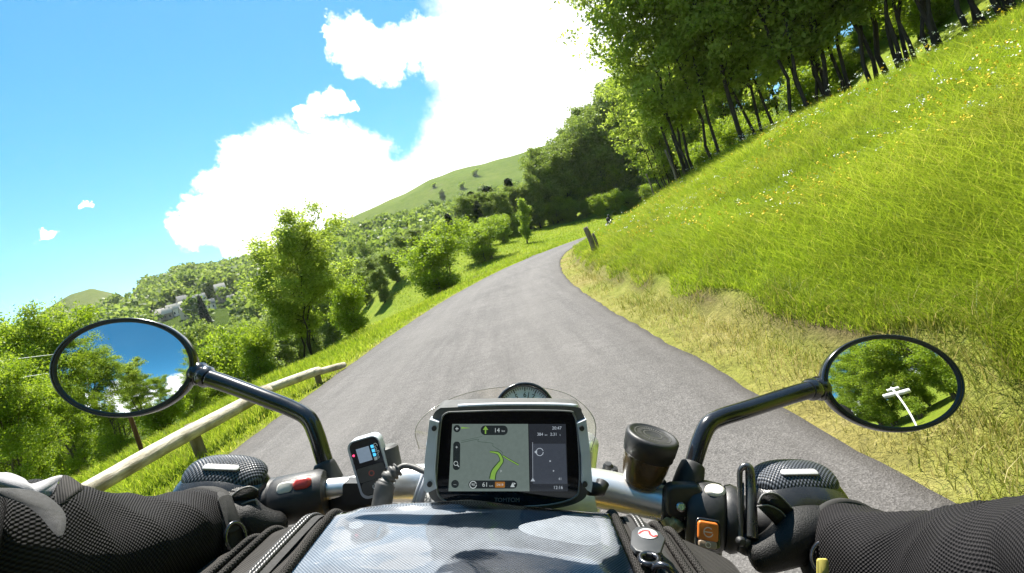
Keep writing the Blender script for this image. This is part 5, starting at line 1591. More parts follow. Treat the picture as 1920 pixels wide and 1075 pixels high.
def build_remote():
    D0 = 0.475
    e = rig_root('remote_control', P(705, 935, D0 + 0.01), 'small grey camera remote with little lit display, clipped left of the satnav', 'remote control')
    bpy.context.view_layer.update()
    th = rad(16.5); c, s = math.cos(th), math.sin(th)

    def G(p, h):
        p = np.asarray(p, float)
        x = 694 + (p[:, 0] * c - p[:, 1] * s) ; y = 876 - (p[:, 0] * s + p[:, 1] * c)
        return np.stack([(x - 960) / FPX * D0, np.full(len(p), D0 - h), (537.5 - y) / FPX * D0], 1)
    part = lambda n, b, m, p=None, **k: vmesh(n, b, m, p or e, root=e, **k)
    b = slab(rrect(0, 0, 62, 112, 15)[::-1], G, 0.013, 0.003); b.V[-1][:, 1] += 0.012; part('body', b, SILV, sharp=50)
    b = slab(rrect(1.5, 2, 55, 104, 12)[::-1], G, 0.0014, 0.0005); b.V[-1][:, 1] -= 0.0006; fc = part('face', b, plain('face_black', (0.012, 0.014, 0.022), 0.2), sharp=40)
    h = 0.0022
    b = MB(); flat(b, np.array([(-15, 40), (10, 40), (10, 13), (-15, 13)], float)[::-1], G, h); part('display', b, emitmat('lcd', (0.17, 0.23, 0.30), 0.35), fc, smooth=False)
    b = slab(rrect(1.5, -9.5, 52, 27, 4)[::-1], G, 0.0024, 0.0006); b.V[-1][:, 1] -= 0.0004; part('record_button', b, GREYP, fc, sharp=40)
    b = slab(rrect(1.5, -36, 52, 24, 8)[::-1], G, 0.0024, 0.0006); b.V[-1][:, 1] -= 0.0004; part('power_button', b, GREYP, fc, sharp=40)
    b = MB(); ribbon(b, disc(1.5, -10, 4.6, 20)[list(range(20)) + [0]], 2.0, G, 0.0030); part('record_mark', b, plain('mark_red', (0.45, 0.10, 0.07), 0.5), fc, smooth=False)
    b = MB(); ribbon(b, np.array([(1.5 + 4.8 * math.cos(rad(a)), -36 + 4.8 * math.sin(rad(a))) for a in range(130, 412, 12)]), 1.7, G, 0.0030); ribbon(b, [(1.5, -29.5), (1.5, -35)], 1.7, G, 0.0030); ribbon(b, [(-1, -46), (2, -45)], 1.4, G, 0.003); part('power_mark', b, plain('mark_pale', (0.75, 0.75, 0.72), 0.5), fc, smooth=False)
    b = MB(); flat(b, disc(-22, 30, 2.2, 14)[::-1], G, h); part('status_light', b, emitmat('led', (0.9, 0.05, 0.15), 1.0), fc, smooth=False)
    b = MB()
    for k in range(3): flat(b, rrect(16, 37 - k * 8, 5.5, 6, 0.5, 2)[::-1], G, h)
    part('blue_squares', b, emitmat('sq_blue', (0.06, 0.42, 0.75), 0.6), fc, smooth=False)
    b = MB(); flat(b, rrect(16, 13.5, 5.5, 6, 0.5, 2)[::-1], G, h); add_text(b, 'GoPro', 11, G, 22, 27, h, -math.pi / 2); part('maker_mark', b, plain('mark_white2', (0.8, 0.8, 0.8), 0.5), fc, smooth=False)
    b = MB()
    for k in range(1): b = lathe([(0.010, 0), (0.0125, 0.002), (0.0125, 0.026), (0.010, 0.028)], P(733, 888, D0 + 0.014), (-0.22, 0.1, 0.95), 26)
    part('clip', b, GREYP, sharp=40)
    b = slab(rrect(0, 0, 60, 40, 6)[::-1], lambda p, h: np.stack([(p[:, 0] + 676 - 960) / FPX * 0.49, np.full(len(p), 0.50 - h), (537.5 - 922 + p[:, 1]) / FPX * 0.49], 1), 0.016, 0.004); part('strap', b, BLKP, sharp=40)


build_remote()
# ------------------------------------------------------------------ tank bag
def weave_mat(name, a, b, cell, rough=0.75, bump=0.6, use_uv=False, gloss=0.0):
    """woven cloth: two crossed sets of threads"""
    t = NT(name)
    if use_uv:
        u, v = t.attr('u'), t.attr('v')
    else:
        sp = t.n('ShaderNodeSeparateXYZ'); t.link(t.obj_vec(), sp.inputs[0]); u, v = sp.outputs[0], sp.outputs[1]

    def wave(x, k, ph=0.0):
        m = t.n('ShaderNodeMath', operation='MULTIPLY'); t.link(x, m.inputs[0]); m.inputs[1].default_value = 2 * math.pi / k
        m2 = t.n('ShaderNodeMath', operation='SINE'); t.link(m.outputs[0], m2.inputs[0]); return m2.outputs[0]
    a1, b1 = wave(u, cell), wave(v, cell)
    m = t.n('ShaderNodeMath', operation='MULTIPLY'); t.link(a1, m.inputs[0]); t.link(b1, m.inputs[1])
    mr = t.n('ShaderNodeMapRange'); t.link(m.outputs[0], mr.inputs[0]); mr.inputs[1].default_value = -1
    nz = t.noise(25, 4, 0.6, t.obj_vec())
    c = t.ramp(mr.outputs[0], [(0.25, a), (0.75, b)])
    c = t.mix(1.0, c, t.ramp(nz.outputs['Fac'], [(0.3, 0.75), (0.7, 1.2)]), 'MULTIPLY')
    t.link(c, t.b.inputs['Base Color']); t.b.inputs['Roughness'].default_value = rough
    t.b.inputs['Specular IOR Level'].default_value = 0.15
    if gloss: t.b.inputs['Sheen Weight'].default_value = gloss
    t.bump(mr.outputs[0], bump, cell * 0.35)
    return t.m


CLOTH = weave_mat('jacket_mesh', (0.002, 0.002, 0.0025), (0.022, 0.020, 0.021), 0.0030, 0.7, 0.9, True)
CORD = weave_mat('cordura', (0.014, 0.013, 0.012), (0.060, 0.056, 0.052), 0.0016, 0.85, 0.6)
HEM = plain('hem_cloth', (0.030, 0.029, 0.028), 0.85, var=0.25, scale=400, bump=0.5)


def build_bag():
    e = rig_root('tank_bag', (-0.035, 0.30, -0.30), 'black tank bag with clear map pocket and heavy zips, strapped on the tank', 'tank bag')
    bpy.context.view_layer.update()
    part = lambda n, b, m, p=None, **k: vmesh(n, b, m, p or e, root=e, **k)
    X0, X1 = -0.275, 0.188
    xc, hw = -0.036, 0.119

    def top(x, y):
        """height of the bag's top"""
        x = np.asarray(x, float); y = np.asarray(y, float)
        ex = np.clip((np.abs(x - xc) - hw) / 0.10, 0, 1.2)
        z = -0.1945 - 0.040 * ex ** 1.6 + 0.04 * np.minimum(y - 0.42, 0)
        z = z - 0.005 * ((x - xc) / hw) ** 2 * (np.abs(x - xc) < hw * 3) * np.clip(1 - ex, 0, 1)
        far = np.clip((y - 0.405) / 0.05, 0, 1)
        return z - 0.035 * far ** 2 + 0.006 * np.sin((y - 0.1) * 9)
    nx, ny = 140, 90
    xs = np.linspace(X0, X1, nx); ys = np.linspace(0.075, 0.452, ny)
    X, Y = np.meshgrid(xs, ys); Z = top(X, Y) + 0.0012 * vnoise(X * 60, Y * 60, 61)
    V = np.stack([X.ravel(), Y.ravel(), Z.ravel()], 1)
    i = (np.arange(ny - 1)[:, None] * nx + np.arange(nx - 1)[None, :]).ravel()
    Q = [np.stack([i, i + 1, i + nx + 1, i + nx], 1)]
    # skirt down to the tank
    ring = np.concatenate([np.arange(nx), np.arange(1, ny) * nx + nx - 1, (ny - 1) * nx + np.arange(nx - 2, -1, -1), np.arange(ny - 2, 0, -1) * nx])
    lo = V[ring] * np.array([0.9, 1, 1]) + np.array([0, 0, -0.09]); n0 = len(V); m = len(ring)
    V = np.concatenate([V, lo]); k = np.arange(m); k2 = (k + 1) % m
    Q.append(np.stack([ring[k], ring[k2], n0 + k2, n0 + k], 1))
    b = MB(); b.add(V, [np.concatenate(Q)])
    part('fabric_body', b, CORD)
    # clear pocket with its rippled film
    nx, ny = 150, 150
    xs = np.linspace(-0.152, 0.085, nx); ys = np.linspace(0.09, 0.438, ny)
    X, Y = np.meshgrid(xs, ys)
    eg = np.minimum(np.minimum(X + 0.152, 0.085 - X), 0.438 - Y)
    rp = vnoise(X * 17 + 1.2 * vnoise(X * 12, Y * 16, 63), Y * 44 + X * 12, 62)
    rp = rp + 1.1 * (1 - np.abs(vnoise(X * 11 + 3, Y * 26 + X * 9, 66)) * 2.2)
    Z = top(X, Y) + 0.0030 + 0.0055 * rp * sm(0.004, 0.03, eg) * (0.42 + 0.58 * sm(0.34, 0.42, Y)) + 0.0002 * vnoise(X * 75, Y * 130, 64) * sm(0.004, 0.03, eg)
    t = NT('clear_film')
    tb = t.n('ShaderNodeBsdfTransparent'); tb.inputs['Color'].default_value = (0.95, 0.955, 0.96, 1)
    gb = t.n('ShaderNodeBsdfGlossy'); gb.inputs['Roughness'].default_value = 0.09
    nz = t.noise(45, 2, 0.5, t.obj_vec(), 0.6)
    fr = t.n('ShaderNodeFresnel'); fr.inputs['IOR'].default_value = 1.78
    bp = t.n('ShaderNodeBump'); bp.inputs['Strength'].default_value = 0.05; bp.inputs['Distance'].default_value = 0.004
    t.link(nz.outputs['Fac'], bp.inputs['Height']); t.link(bp.outputs[0], gb.inputs['Normal']); t.link(bp.outputs[0], fr.inputs['Normal'])
    mx = t.n('ShaderNodeMixShader'); t.link(fr.outputs[0], mx.inputs[0]); t.link(tb.outputs[0], mx.inputs[1]); t.link(gb.outputs[0], mx.inputs[2]); t.link(mx.outputs[0], t.N['Material Output'].inputs['Surface'])
    V = np.stack([X.ravel(), Y.ravel(), Z.ravel()], 1)
    i = (np.arange(ny - 1)[:, None] * nx + np.arange(nx - 1)[None, :]).ravel()
    b = MB(); b.add(V, [np.stack([i, i + 1, i + nx + 1, i + nx], 1)])
    part('map_pocket', b, t.m)
    # pale woven lining under the film
    X2, Y2 = np.meshgrid(np.linspace(-0.150, 0.083, 60), np.linspace(0.09, 0.436, 80))
    b = MB(); i = (np.arange(79)[:, None] * 60 + np.arange(59)[None, :]).ravel()
    b.add(np.stack([X2.ravel(), Y2.ravel(), (top(X2, Y2) + 0.0016).ravel()], 1), [np.stack([i, i + 1, i + 61, i + 60], 1)])
    part('pocket_lining', b, weave_mat('lining', (0.075, 0.085, 0.10), (0.27, 0.295, 0.33), 0.0026, 0.6, 0.5))
    # pipings and zips along both sides
    def along(xf, xn, dz=0.002, y0=0.085, y1=0.440, n=120, arc=0.0):
        y = np.linspace(y1, y0, n); q = (y1 - y) / (y1 - y0)
        x = xf + (xn - xf) * q + arc * np.sin(q * 3.14)
        return np.stack([x, y, top(x, y) + dz], 1)

    def rope(path, r, pitch=0.0028, n=10):
        p = np.asarray(path); L = np.concatenate([[0], np.cumsum(np.linalg.norm(np.diff(p, axis=0), axis=1))])
        m = int(L[-1] / (pitch / 5)); q = np.linspace(0, L[-1], m)
        pp = np.stack([np.interp(q, L, p[:, c]) for c in range(3)], 1)
        return pp, r * (1 + 0.16 * np.sin(q / pitch * 2 * np.pi))

    ZIP = plain('zip_teeth', (0.035, 0.034, 0.033), 0.4, var=0.2, scale=300)
    for xf, xn, r, nm, mt in ((-0.1545, -0.1545, 0.0032, 'piping', CORD), (0.0875, 0.0875, 0.0032, 'piping', CORD), (-0.206, -0.232, 0.0028, 'piping', CORD), (0.124, 0.134, 0.0028, 'piping', CORD), (-0.223, -0.252, 0.0026, 'piping', CORD), (0.136, 0.150, 0.0026, 'piping', CORD)):
        b = MB(); pp, rr = rope(along(xf, xn, 0.003), r); b.tube(pp, rr, 10); part(nm, b, mt)
    for xf, xn in ((-0.1735, -0.1915), (0.106, 0.112)):
        z = None
        p = along(xf, xn, 0.0020)
        nrm = np.array([0, 0, 1.0])
        b = MB(); rows = []
        for dx in (-0.011, -0.005, 0.005, 0.011):
            q = p.copy(); q[:, 0] += dx; q[:, 2] = top(q[:, 0], q[:, 1]) + (0.0018 if abs(dx) > 0.006 else 0.0032); rows.append(q)
        V = np.concatenate(rows); n = len(p); i = np.arange(n - 1)
        b.add(V, [np.stack([i + k * n, i + 1 + k * n, i + 1 + (k + 1) * n, i + (k + 1) * n], 1) for k in range(3)])
        z = part('zip_tape', b, HEM)
        b = MB()
        for dx in (-0.0022, 0.0022):
            q = p.copy(); q[:, 0] += dx; q[:, 2] = top(q[:, 0], q[:, 1]) + 0.0040
            pp, rr = rope(q, 0.0020, 0.0032); b.tube(pp, rr, 8)
        part('zip_coil', b, ZIP, z)
    # zip pull on the right
    o = P(1213, 1012, 0.352); o[2] = float(top(o[0], o[1])) + 0.012
    ux = unit(np.array([0.80, -0.42, 0.0])); uy = unit(np.array([0.42, 0.80, 0.05])); un = np.cross(ux, uy)
    un = un if un[2] > 0 else -un
    un = unit(un + np.array([0, -0.25, 0])); 
    tz = lambda p, h: o + p[:, :1] * ux + p[:, 1:2] * uy + un * h
    hexa = np.array([(-0.010, 0.012), (-0.0115, 0.005), (-0.0085, -0.010), (-0.004, -0.015), (0.006, -0.0155), (0.0105, -0.011), (0.0105, 0.006), (0.006, 0.013), (-0.004, 0.0155)])[:, [0, 1]] * 1.12
    b = slab(hexa, tz, 0.0035, 0.0012); zp = part('zip_pull', b, plain('pull_grey', (0.035, 0.037, 0.04), 0.45), sharp=40)
    b = slab(disc(-0.001, 0.007, 0.0072, 24), tz, 0.0042, 0.0006); part('badge', b, plain('badge_silver', (0.42, 0.42, 0.42), 0.35), zp, sharp=40)
    b = MB(); ribbon(b, curve(np.array([(-0.007, 0.0035, 0), (-0.005, 0.0085, 0), (-0.001, 0.010, 0), (0.0005, 0.0065, 0), (0.0035, 0.0045, 0), (0.0055, 0.007, 0)], float), 8)[:, :2], 0.0016, tz, 0.0044); part('badge_mark', b, plain('badge_red', (0.5, 0.03, 0.03), 0.4), zp, smooth=False)
    b = MB()
    c0 = tz(np.array([[0.006, -0.021]]), 0.002)[0]
    b.tube([c0 + 0.0062 * (math.cos(a) * ux + math.sin(a) * uy) for a in np.linspace(0, 6.283, 22)], 0.0019, 10, cap=False)
    c1 = c0 + np.array([0.006, -0.010, -0.003]); b.tube([c1 + 0.0058 * (math.cos(a) * ux + math.sin(a) * un) for a in np.linspace(0, 6.283, 22)], 0.0022, 10, cap=False)
    part('pull_ring', b, plain('gunmetal', (0.10, 0.10, 0.11), 0.22, metal=0.9), zp)
    b = slab(rrect(0, 0, 0.014, 0.020, 0.004), lambda p, h: c1 + np.array([0.002, -0.010, -0.006]) + p[:, :1] * ux + p[:, 1:2] * uy + un * h, 0.006, 0.002); part('zip_slider', b, plain('gunmetal', (0.10, 0.10, 0.11), 0.22), zp, sharp=40)


build_bag()


# ------------------------------------------------------------------ the rider
def skin_mesh(name, verts, edges, radii, sub=2, root=0):
    me = bpy.data.meshes.new(name); me.from_pydata([tuple(v) for v in verts], edges, [])
    o = bpy.data.objects.new(name, me); COL.objects.link(o)
    md = o.modifiers.new('skin', 'SKIN'); md.use_smooth_shade = True
    for k, r in enumerate(radii):
        sv = me.skin_vertices[0].data[k]; sv.radius = (r, r) if not hasattr(r, '__len__') else r; sv.use_root = (k == root)
    s2 = o.modifiers.new('sub', 'SUBSURF'); s2.levels = sub; s2.render_levels = sub
    dg = bpy.context.evaluated_depsgraph_get()
    out = bpy.data.meshes.new_from_object(o.evaluated_get(dg))
    bpy.data.objects.remove(o); bpy.data.meshes.remove(me)
    out.name = name; out.polygons.foreach_set('use_smooth', np.ones(len(out.polygons), bool))
    return out


def sleeve_mesh(path, radii, seed, amp, nl=170, na=110):
    p = curve(path, 24); L = np.concatenate([[0], np.cumsum(np.linalg.norm(np.diff(p, axis=0), axis=1))])
    s = np.linspace(0, L[-1], nl); p = np.stack([np.interp(s, L, p[:, c]) for c in range(3)], 1)
    r = np.interp(s / L[-1], np.linspace(0, 1, len(radii)), radii)
    T = unit(np.gradient(p, axis=0)); A = np.cross(T[0], [0, 0, 1.0]); A /= np.linalg.norm(A)
    ang = np.linspace(0, 2 * np.pi, na)
    V, U, W = [], [], []
    for i in range(nl):
        A = unit(A - T[i] * np.dot(A, T[i])); B = np.cross(T[i], A)
        f1 = np.sin(s[i] * 75 + 1.6 * np.sin(ang * 2 + seed) + 1.2 * np.sin(ang + s[i] * 9))
        f2 = np.sin(s[i] * 38 + 2.2 * np.sin(ang + seed * 2) + seed)
        f3 = np.cos(ang * 3 + s[i] * 22 + seed)
        d = amp * (0.45 * (1 - np.abs(f1)) ** 1.5 + 0.75 * f2 + 0.35 * f3) * min(1, s[i] / 0.03)
        rr = r[i] * (1 + d)
        V.append(p[i] + rr[:, None] * (np.cos(ang)[:, None] * A + np.sin(ang)[:, None] * B)); U.append(ang * r[i]); W.append(np.full(na, s[i]))
    i = (np.arange(nl - 1)[:, None] * na + np.arange(na - 1)[None, :]).ravel()
    return np.concatenate(V), np.stack([i, i + 1, i + na + 1, i + na], 1), np.concatenate(U), np.concatenate(W)


LEATH = plain('glove_leather', (0.009, 0.0085, 0.008), 0.5, var=0.4, scale=120, bump=0.7, spec=0.3)
TEXT = weave_mat('glove_textile', (0.006, 0.006, 0.006), (0.040, 0.038, 0.036), 0.0032, 0.8, 0.8)
CARB = weave_mat('knuckle_weave', (0.010, 0.011, 0.013), (0.11, 0.12, 0.14), 0.0036, 0.3, 0.5)


def build_person():
    e = rig_root('person', (0, -0.14, -0.52), 'rider in black mesh jacket and black gloves, both hands on the handlebar', 'person')
    bpy.context.view_layer.update()
    part = lambda n, b, m, p=None, **k: vmesh(n, b, m, p or e, root=e, **k)
    Rv = np.array(MP.transposed())[:3, :3]

    def bb(x, y, z):     # the bike's own frame measured from the eye point -> eye-point axes
        return np.array(MP.transposed() @ Vector((x, y, z)))
    hip, chest, neck, head = bb(0, -0.20, -0.50), bb(0, -0.235, -0.10), bb(0, -0.20, 0.10), bb(0, -0.15, 0.26)
    LW, RW = P(400, 1003, 0.445), P(1566, 1034, 0.437)
    LE, RE = np.array([-0.395, 0.20, -0.155]), np.array([0.395, 0.20, -0.155])
    LS, RS_ = bb(-0.19, -0.22, 0.03), bb(0.19, -0.22, 0.03)
    LK, RK = bb(-0.25, 0.16, -0.62), bb(0.25, 0.16, -0.62)
    LA, RA = bb(-0.24, -0.10, -0.95), bb(0.24, -0.10, -0.95)
    SKIN = plain('skin', (0.45, 0.28, 0.20), 0.5)
    # one continuous body under the clothes
    v = [hip, (hip + chest) / 2, chest, neck, head, head + bb(0, 0.02, 0.09), LS, (LS + LE) / 2, LE, LW, RS_, (RS_ + RE) / 2, RE, RW, bb(-0.1, -0.18, -0.53), LK, LA, bb(0.1, -0.18, -0.53), RK, RA,
         P(425, 975, 0.475), P(1520, 1000, 0.465)]
    ed = [(0, 1), (1, 2), (2, 3), (3, 4), (4, 5), (2, 6), (6, 7), (7, 8), (8, 9), (2, 10), (10, 11), (11, 12), (12, 13), (0, 14), (14, 15), (15, 16), (0, 17), (17, 18), (18, 19), (9, 20), (13, 21)]
    ra = [0.11, 0.10, 0.11, 0.05, 0.075, 0.06, 0.05, 0.042, 0.036, 0.024, 0.05, 0.042, 0.036, 0.024, 0.075, 0.05, 0.035, 0.075, 0.05, 0.035, 0.020, 0.020]
    part('body', skin_mesh('body', v, ed, ra, 1), SKIN)
    # jacket: torso and both mesh sleeves
    b = MB(); U, W = [], []
    for path, rr, sd in (([P(372, 1012, 0.452), P(270, 1032, 0.405), P(150, 1052, 0.36), P(0, 1082, 0.312), LE + np.array([0.045, 0.055, -0.012]), (LE * 0.6 + LS * 0.4) + np.array([-0.02, 0, 0.0]), LS], [0.0435, 0.050, 0.0575, 0.0655, 0.072, 0.075, 0.082], 1.0),
                         ([P(1588, 1040, 0.452), P(1680, 1066, 0.405), P(1800, 1098, 0.36), P(1930, 1122, 0.312), RE + np.array([-0.045, 0.055, -0.012]), (RE * 0.6 + RS_ * 0.4) + np.array([0.02, 0, 0]), RS_], [0.0455, 0.0505, 0.0565, 0.0645, 0.072, 0.075, 0.082], 2.3)):
        V, Q, u, w = sleeve_mesh(path, rr, sd, 0.105)
        b.add(V, [Q]); U.append(u); W.append(w)
    tor = [(-0.50, 0.16, 0.13, -0.20), (-0.40, 0.17, 0.13, -0.22), (-0.25, 0.18, 0.125, -0.245), (-0.08, 0.205, 0.13, -0.255), (0.03, 0.20, 0.115, -0.25), (0.08, 0.13, 0.09, -0.225), (0.12, 0.080, 0.080, -0.205), (0.19, 0.078, 0.080, -0.185)]
    na = 80; ang = np.linspace(0, 2 * np.pi, na); rows = []
    zz = np.linspace(-0.50, 0.19, 50)
    for z in zz:
        a, c, y = [np.interp(z, [t[0] for t in tor], [t[k] for t in tor]) for k in (1, 2, 3)]
        rows.append(np.array([bb(a * math.cos(t) * (1 + 0.02 * math.sin(z * 60 + 2 * t)), y + c * math.sin(t), z) for t in ang])); U.append(ang * 0.16); W.append(np.full(na, z))
    i = (np.arange(49)[:, None] * na + np.arange(na - 1)[None, :]).ravel()
    b.add(np.concatenate(rows), [np.stack([i, i + 1, i + na + 1, i + na], 1)])
    jk = part('jacket', b, CLOTH, uv=(np.concatenate(U), np.concatenate(W)))
    # hems where the sleeves end
    def band(path, r, w_, mat, name, th=0.002, par=jk, n=64):
        c = np.array(path[0], float); ax = unit(np.array(path[1]) - c)
        bm = lathe([(r - th, -w_ / 2), (r + th, -w_ / 2), (r + th * 1.3, 0), (r + th, w_ / 2), (r - th, w_ / 2)], c, ax, n, caps=False); return part(name, bm, mat, par)
    band([P(366, 1011, 0.456), P(300, 1026, 0.42)], 0.0440, 0.016, HEM, 'cuff')
    band([P(1594, 1041, 0.450), P(1660, 1056, 0.415)], 0.0468, 0.017, HEM, 'cuff')
    # flap, pale tab and webbing loop on the left upper sleeve
    def patch(poly, dep, th, curv=0.0):
        poly = np.asarray(poly, float); pc = curve(np.concatenate([np.c_[poly, np.zeros(len(poly))], [[*poly[0], 0]]]), 6)[:-1, :2]
        to = lambda p, h: np.array([P(x, y, dep(x, y) - h) for x, y in p])
        return slab(pc[::-1], to, th, th * 0.4)
    dp = lambda x, y: 0.262 + (905 - y) * 0.00040 + x * 0.00012
    bm = patch([(-30, 917), (0, 915), (44, 917), (83, 927), (117, 955), (124, 981), (114, 1008), (96, 994), (74, 968), (44, 946), (0, 930), (-30, 922)], dp, 0.003); fp = part('sleeve_flap', bm, HEM, jk)
    bm = patch([(-30, 884), (0, 886), (20, 887), (45, 897), (57, 907), (75, 903), (100, 894), (118, 892), (108, 906), (92, 931), (60, 924), (20, 917), (-30, 918)], lambda x, y: dp(x, y) + 0.004, 0.003); part('pale_tab', bm, plain('pale_cloth', (0.33, 0.32, 0.33), 0.8, var=0.12, scale=120, bump=0.3), jk)
    bm = patch([(118, 891), (130, 893), (150, 906), (158, 916), (140, 930), (118, 948), (104, 937), (106, 915)], lambda x, y: dp(x, y) + 0.001, 0.004); part('webbing_loop', bm, CORD, jk)

    # gloves: one skinned hand each, five fingers closed on the grip
    def glove(side, wrist, palm, mcp, thumb, cuff_path, cuff_r, panels):
        v = [wrist, palm]; ed = [(0, 1)]; ra = [0.030, 0.031]
        # joints: straight ahead over the grip, then down and back under it
        offs = [np.array([0.0, 0.031, -0.014]), np.array([0.0, 0.010, -0.030]), np.array([0.0, -0.020, -0.020])]
        for k, (m, ln) in enumerate(zip(mcp, (0.95, 1.05, 1.0, 0.82))):
            base = len(v); mid = palm * 0.45 + m * 0.55
            v += [mid, m]; ra += [0.0165, 0.0150]; ed += [(1, base), (base, base + 1)]
            q = m
            for o, r in zip(offs, (0.0128, 0.0115, 0.0095)):
                q = q + o * ln; v.append(q); ra.append(r * (0.9 if k == 3 else 1.0)); ed.append((len(v) - 2, len(v) - 1))
        base = len(v)
        v += list(thumb); ra += [0.020, 0.0165, 0.0145, 0.0115][:len(thumb)]
        ed.append((1, base)); ed += [(base + k, base + k + 1) for k in range(len(thumb) - 1)]
        g = part('glove', skin_mesh('glove', v, ed, ra, 2, 1), LEATH)
        # hard woven knuckle shell and leather band under it
        c = (mcp[0] + mcp[1] + mcp[2] + mcp[3]) / 4; ax = unit(mcp[0] - mcp[3])
        upn = unit(np.array([0.0, -0.42, 0.9])); upn = unit(upn - ax * np.dot(upn, ax)); fwd = np.cross(upn, ax); fwd = fwd if fwd[1] > 0 else -fwd

        def dome(cc, ra_, rf, ru, n=48, m=16, lo=0.0):
            rows = []
            for ph in np.linspace(lo, math.pi / 2 * 0.985, m):
                a = np.linspace(0, 2 * np.pi, n, endpoint=False)
                ex = 0.8
                rows.append(cc + np.sign(np.cos(a))[:, None] * (np.abs(np.cos(a)) ** ex)[:, None] * ax * ra_ * math.cos(ph) + np.sign(np.sin(a))[:, None] * (np.abs(np.sin(a)) ** ex)[:, None] * fwd * rf * math.cos(ph) + upn * ru * math.sin(ph))
            i = np.arange(m - 1)[:, None] * n; j = np.arange(n)[None, :]; k = (j + 1) % n
            bm = MB(); bm.add(np.concatenate(rows), [np.stack([i + j, i + k, i + n + k, i + n + j], -1).reshape(-1, 4), (np.arange(n) + (m - 1) * n)[None, :]]); return bm
        part('knuckle_band', dome(c - upn * 0.006 - fwd * 0.001, 0.047, 0.034, 0.024), plain('shiny_leather', (0.02, 0.019, 0.018), 0.24, var=0.2, scale=70, bump=0.2, coat=0.3), g)
        part('knuckle_shell', dome(c + upn * 0.008 + fwd * 0.011, 0.041, 0.0235, 0.0150), CARB, g)
        part('knuckle_tab', slab(rrect(0, 0, 0.036, 0.007, 0.003), lambda p, h: c + upn * (0.0232 + h) + ax * p[:, :1] + fwd * (p[:, 1:2] + 0.006) - upn * 6.5 * p[:, :1] ** 2, 0.0022, 0.0008), plain('tab_pale', (0.36, 0.36, 0.36), 0.35), g)
        # overlapping leather finger panels on the thumb side, with pale rolled edges
        for poly, dd in panels:
            pc = patch(poly, lambda x, y: dd + 0.00035 * abs(x - poly[0][0]) * 0.4, 0.004)
            pn = part('finger_panel', pc, LEATH, g)
            bm = MB(); bm.tube(curve([P(x, y, dd - 0.0035 + 0.00014 * abs(x - poly[0][0])) for x, y in poly[:4]], 8), 0.0009, 8); part('seam', bm, plain('seam_grey', (0.16, 0.155, 0.15), 0.5), pn)
        bm = MB(); bm.tube(curve(cuff_path, 10), np.interp(np.linspace(0, 1, 10 * (len(cuff_path) - 1) + 1), np.linspace(0, 1, len(cuff_r)), cuff_r), 40); part('gauntlet', bm, TEXT, g)
        # closing strap with its metal buckle
        c0 = np.array(cuff_path[1]); ax2 = unit(np.array(cuff_path[2]) - np.array(cuff_path[0]))
        r0 = cuff_r[1] + 0.0022
        bm = lathe([(r0 - 0.002, -0.008), (r0 + 0.0008, -0.0075), (r0 + 0.0008, 0.0075), (r0 - 0.002, 0.008)], c0, ax2, 48, caps=False); part('strap', bm, HEM, g)
        vd = unit(-c0); vd = unit(vd - ax2 * np.dot(vd, ax2)); tn = np.cross(vd, ax2)
        cb = c0 + vd * (r0 + 0.003) + tn * 0.010 * side
        bm = MB(); bm.tube([cb + 0.0125 * math.cos(a) * tn * 1.0 + 0.0085 * math.sin(a) * ax2 for a in np.linspace(0, 6.283, 25)], 0.0019, 10, cap=False); part('buckle', bm, plain('gunmetal', (0.10, 0.10, 0.11), 0.22, metal=0.9), g)
        bm = slab(rrect(0, 0, 0.012, 0.034, 0.004), lambda p, h: c0 + vd * (r0 + 0.0012 + h) + ax2 * p[:, :1] - tn * side * (p[:, 1:2] + 0.012) - vd * 9 * (p[:, 1:2] + 0.012) ** 2, 0.002, 0.0006); part('strap_tab', bm, HEM, g)
        return g
    glove(1, LW, P(424, 972, 0.468), [P(466, 925, 0.494), P(434, 911, 0.500), P(399, 908, 0.499), P(362, 921, 0.490)], [P(468, 985, 0.455), P(505, 992, 0.462), P(540, 985, 0.475)], [P(425, 990, 0.466), P(402, 1000, 0.452), P(372, 1010, 0.445), P(350, 1014, 0.44)], [0.031, 0.0325, 0.036, 0.037], [([(428, 938), (446, 921), (468, 913), (484, 920), (480, 934), (455, 944), (438, 952)], 0.459), ([(440, 954), (458, 944), (478, 938), (482, 948), (470, 962), (452, 970)], 0.456)])
    glove(-1, RW, P(1522, 992, 0.462), [P(1446, 935, 0.484), P(1478, 918, 0.490), P(1514, 918, 0.488), P(1549, 934, 0.480)], [P(1478, 1022, 0.446), P(1432, 1042, 0.446), P(1400, 1046, 0.450)], [P(1530, 1010, 0.462), P(1560, 1028, 0.450), P(1590, 1038, 0.444), P(1615, 1044, 0.44)], [0.031, 0.0335, 0.037, 0.038], [([(1422, 944), (1432, 927), (1458, 928), (1486, 955), (1478, 970), (1452, 952)], 0.452), ([(1420, 950), (1440, 948), (1462, 958), (1478, 975), (1464, 992), (1440, 970)], 0.449)])
    # yellow tag hanging under the right cuff
    bm = slab(rrect(0, 0, 0.009, 0.04, 0.002), lambda p, h: P(1541, 1092, 0.400) + np.stack([p[:, 0], -np.full(len(p), h), p[:, 1]], 1), 0.002); part('yellow_tag', bm, plain('tag_yellow', (0.42, 0.36, 0.08), 0.6), jk)
    # helmet
    bm = MB(); hc = head + bb(0, 0.0, 0.03)
    lathe([(0.10, -0.13), (0.128, -0.10), (0.14, -0.03), (0.138, 0.04), (0.118, 0.09), (0.08, 0.125), (0.02, 0.142)], hc, bb(0, 0.05, 1), 40, bm, sy=1.15); hm = part('helmet', bm, BLK)
    bm = MB(); rows = []
    for zf in np.linspace(-0.055, 0.05, 8):
        rows.append(np.array([hc + bb(0.143 * math.cos(t), 0.163 * math.sin(t), zf) for t in np.linspace(rad(25), rad(155), 24)]))
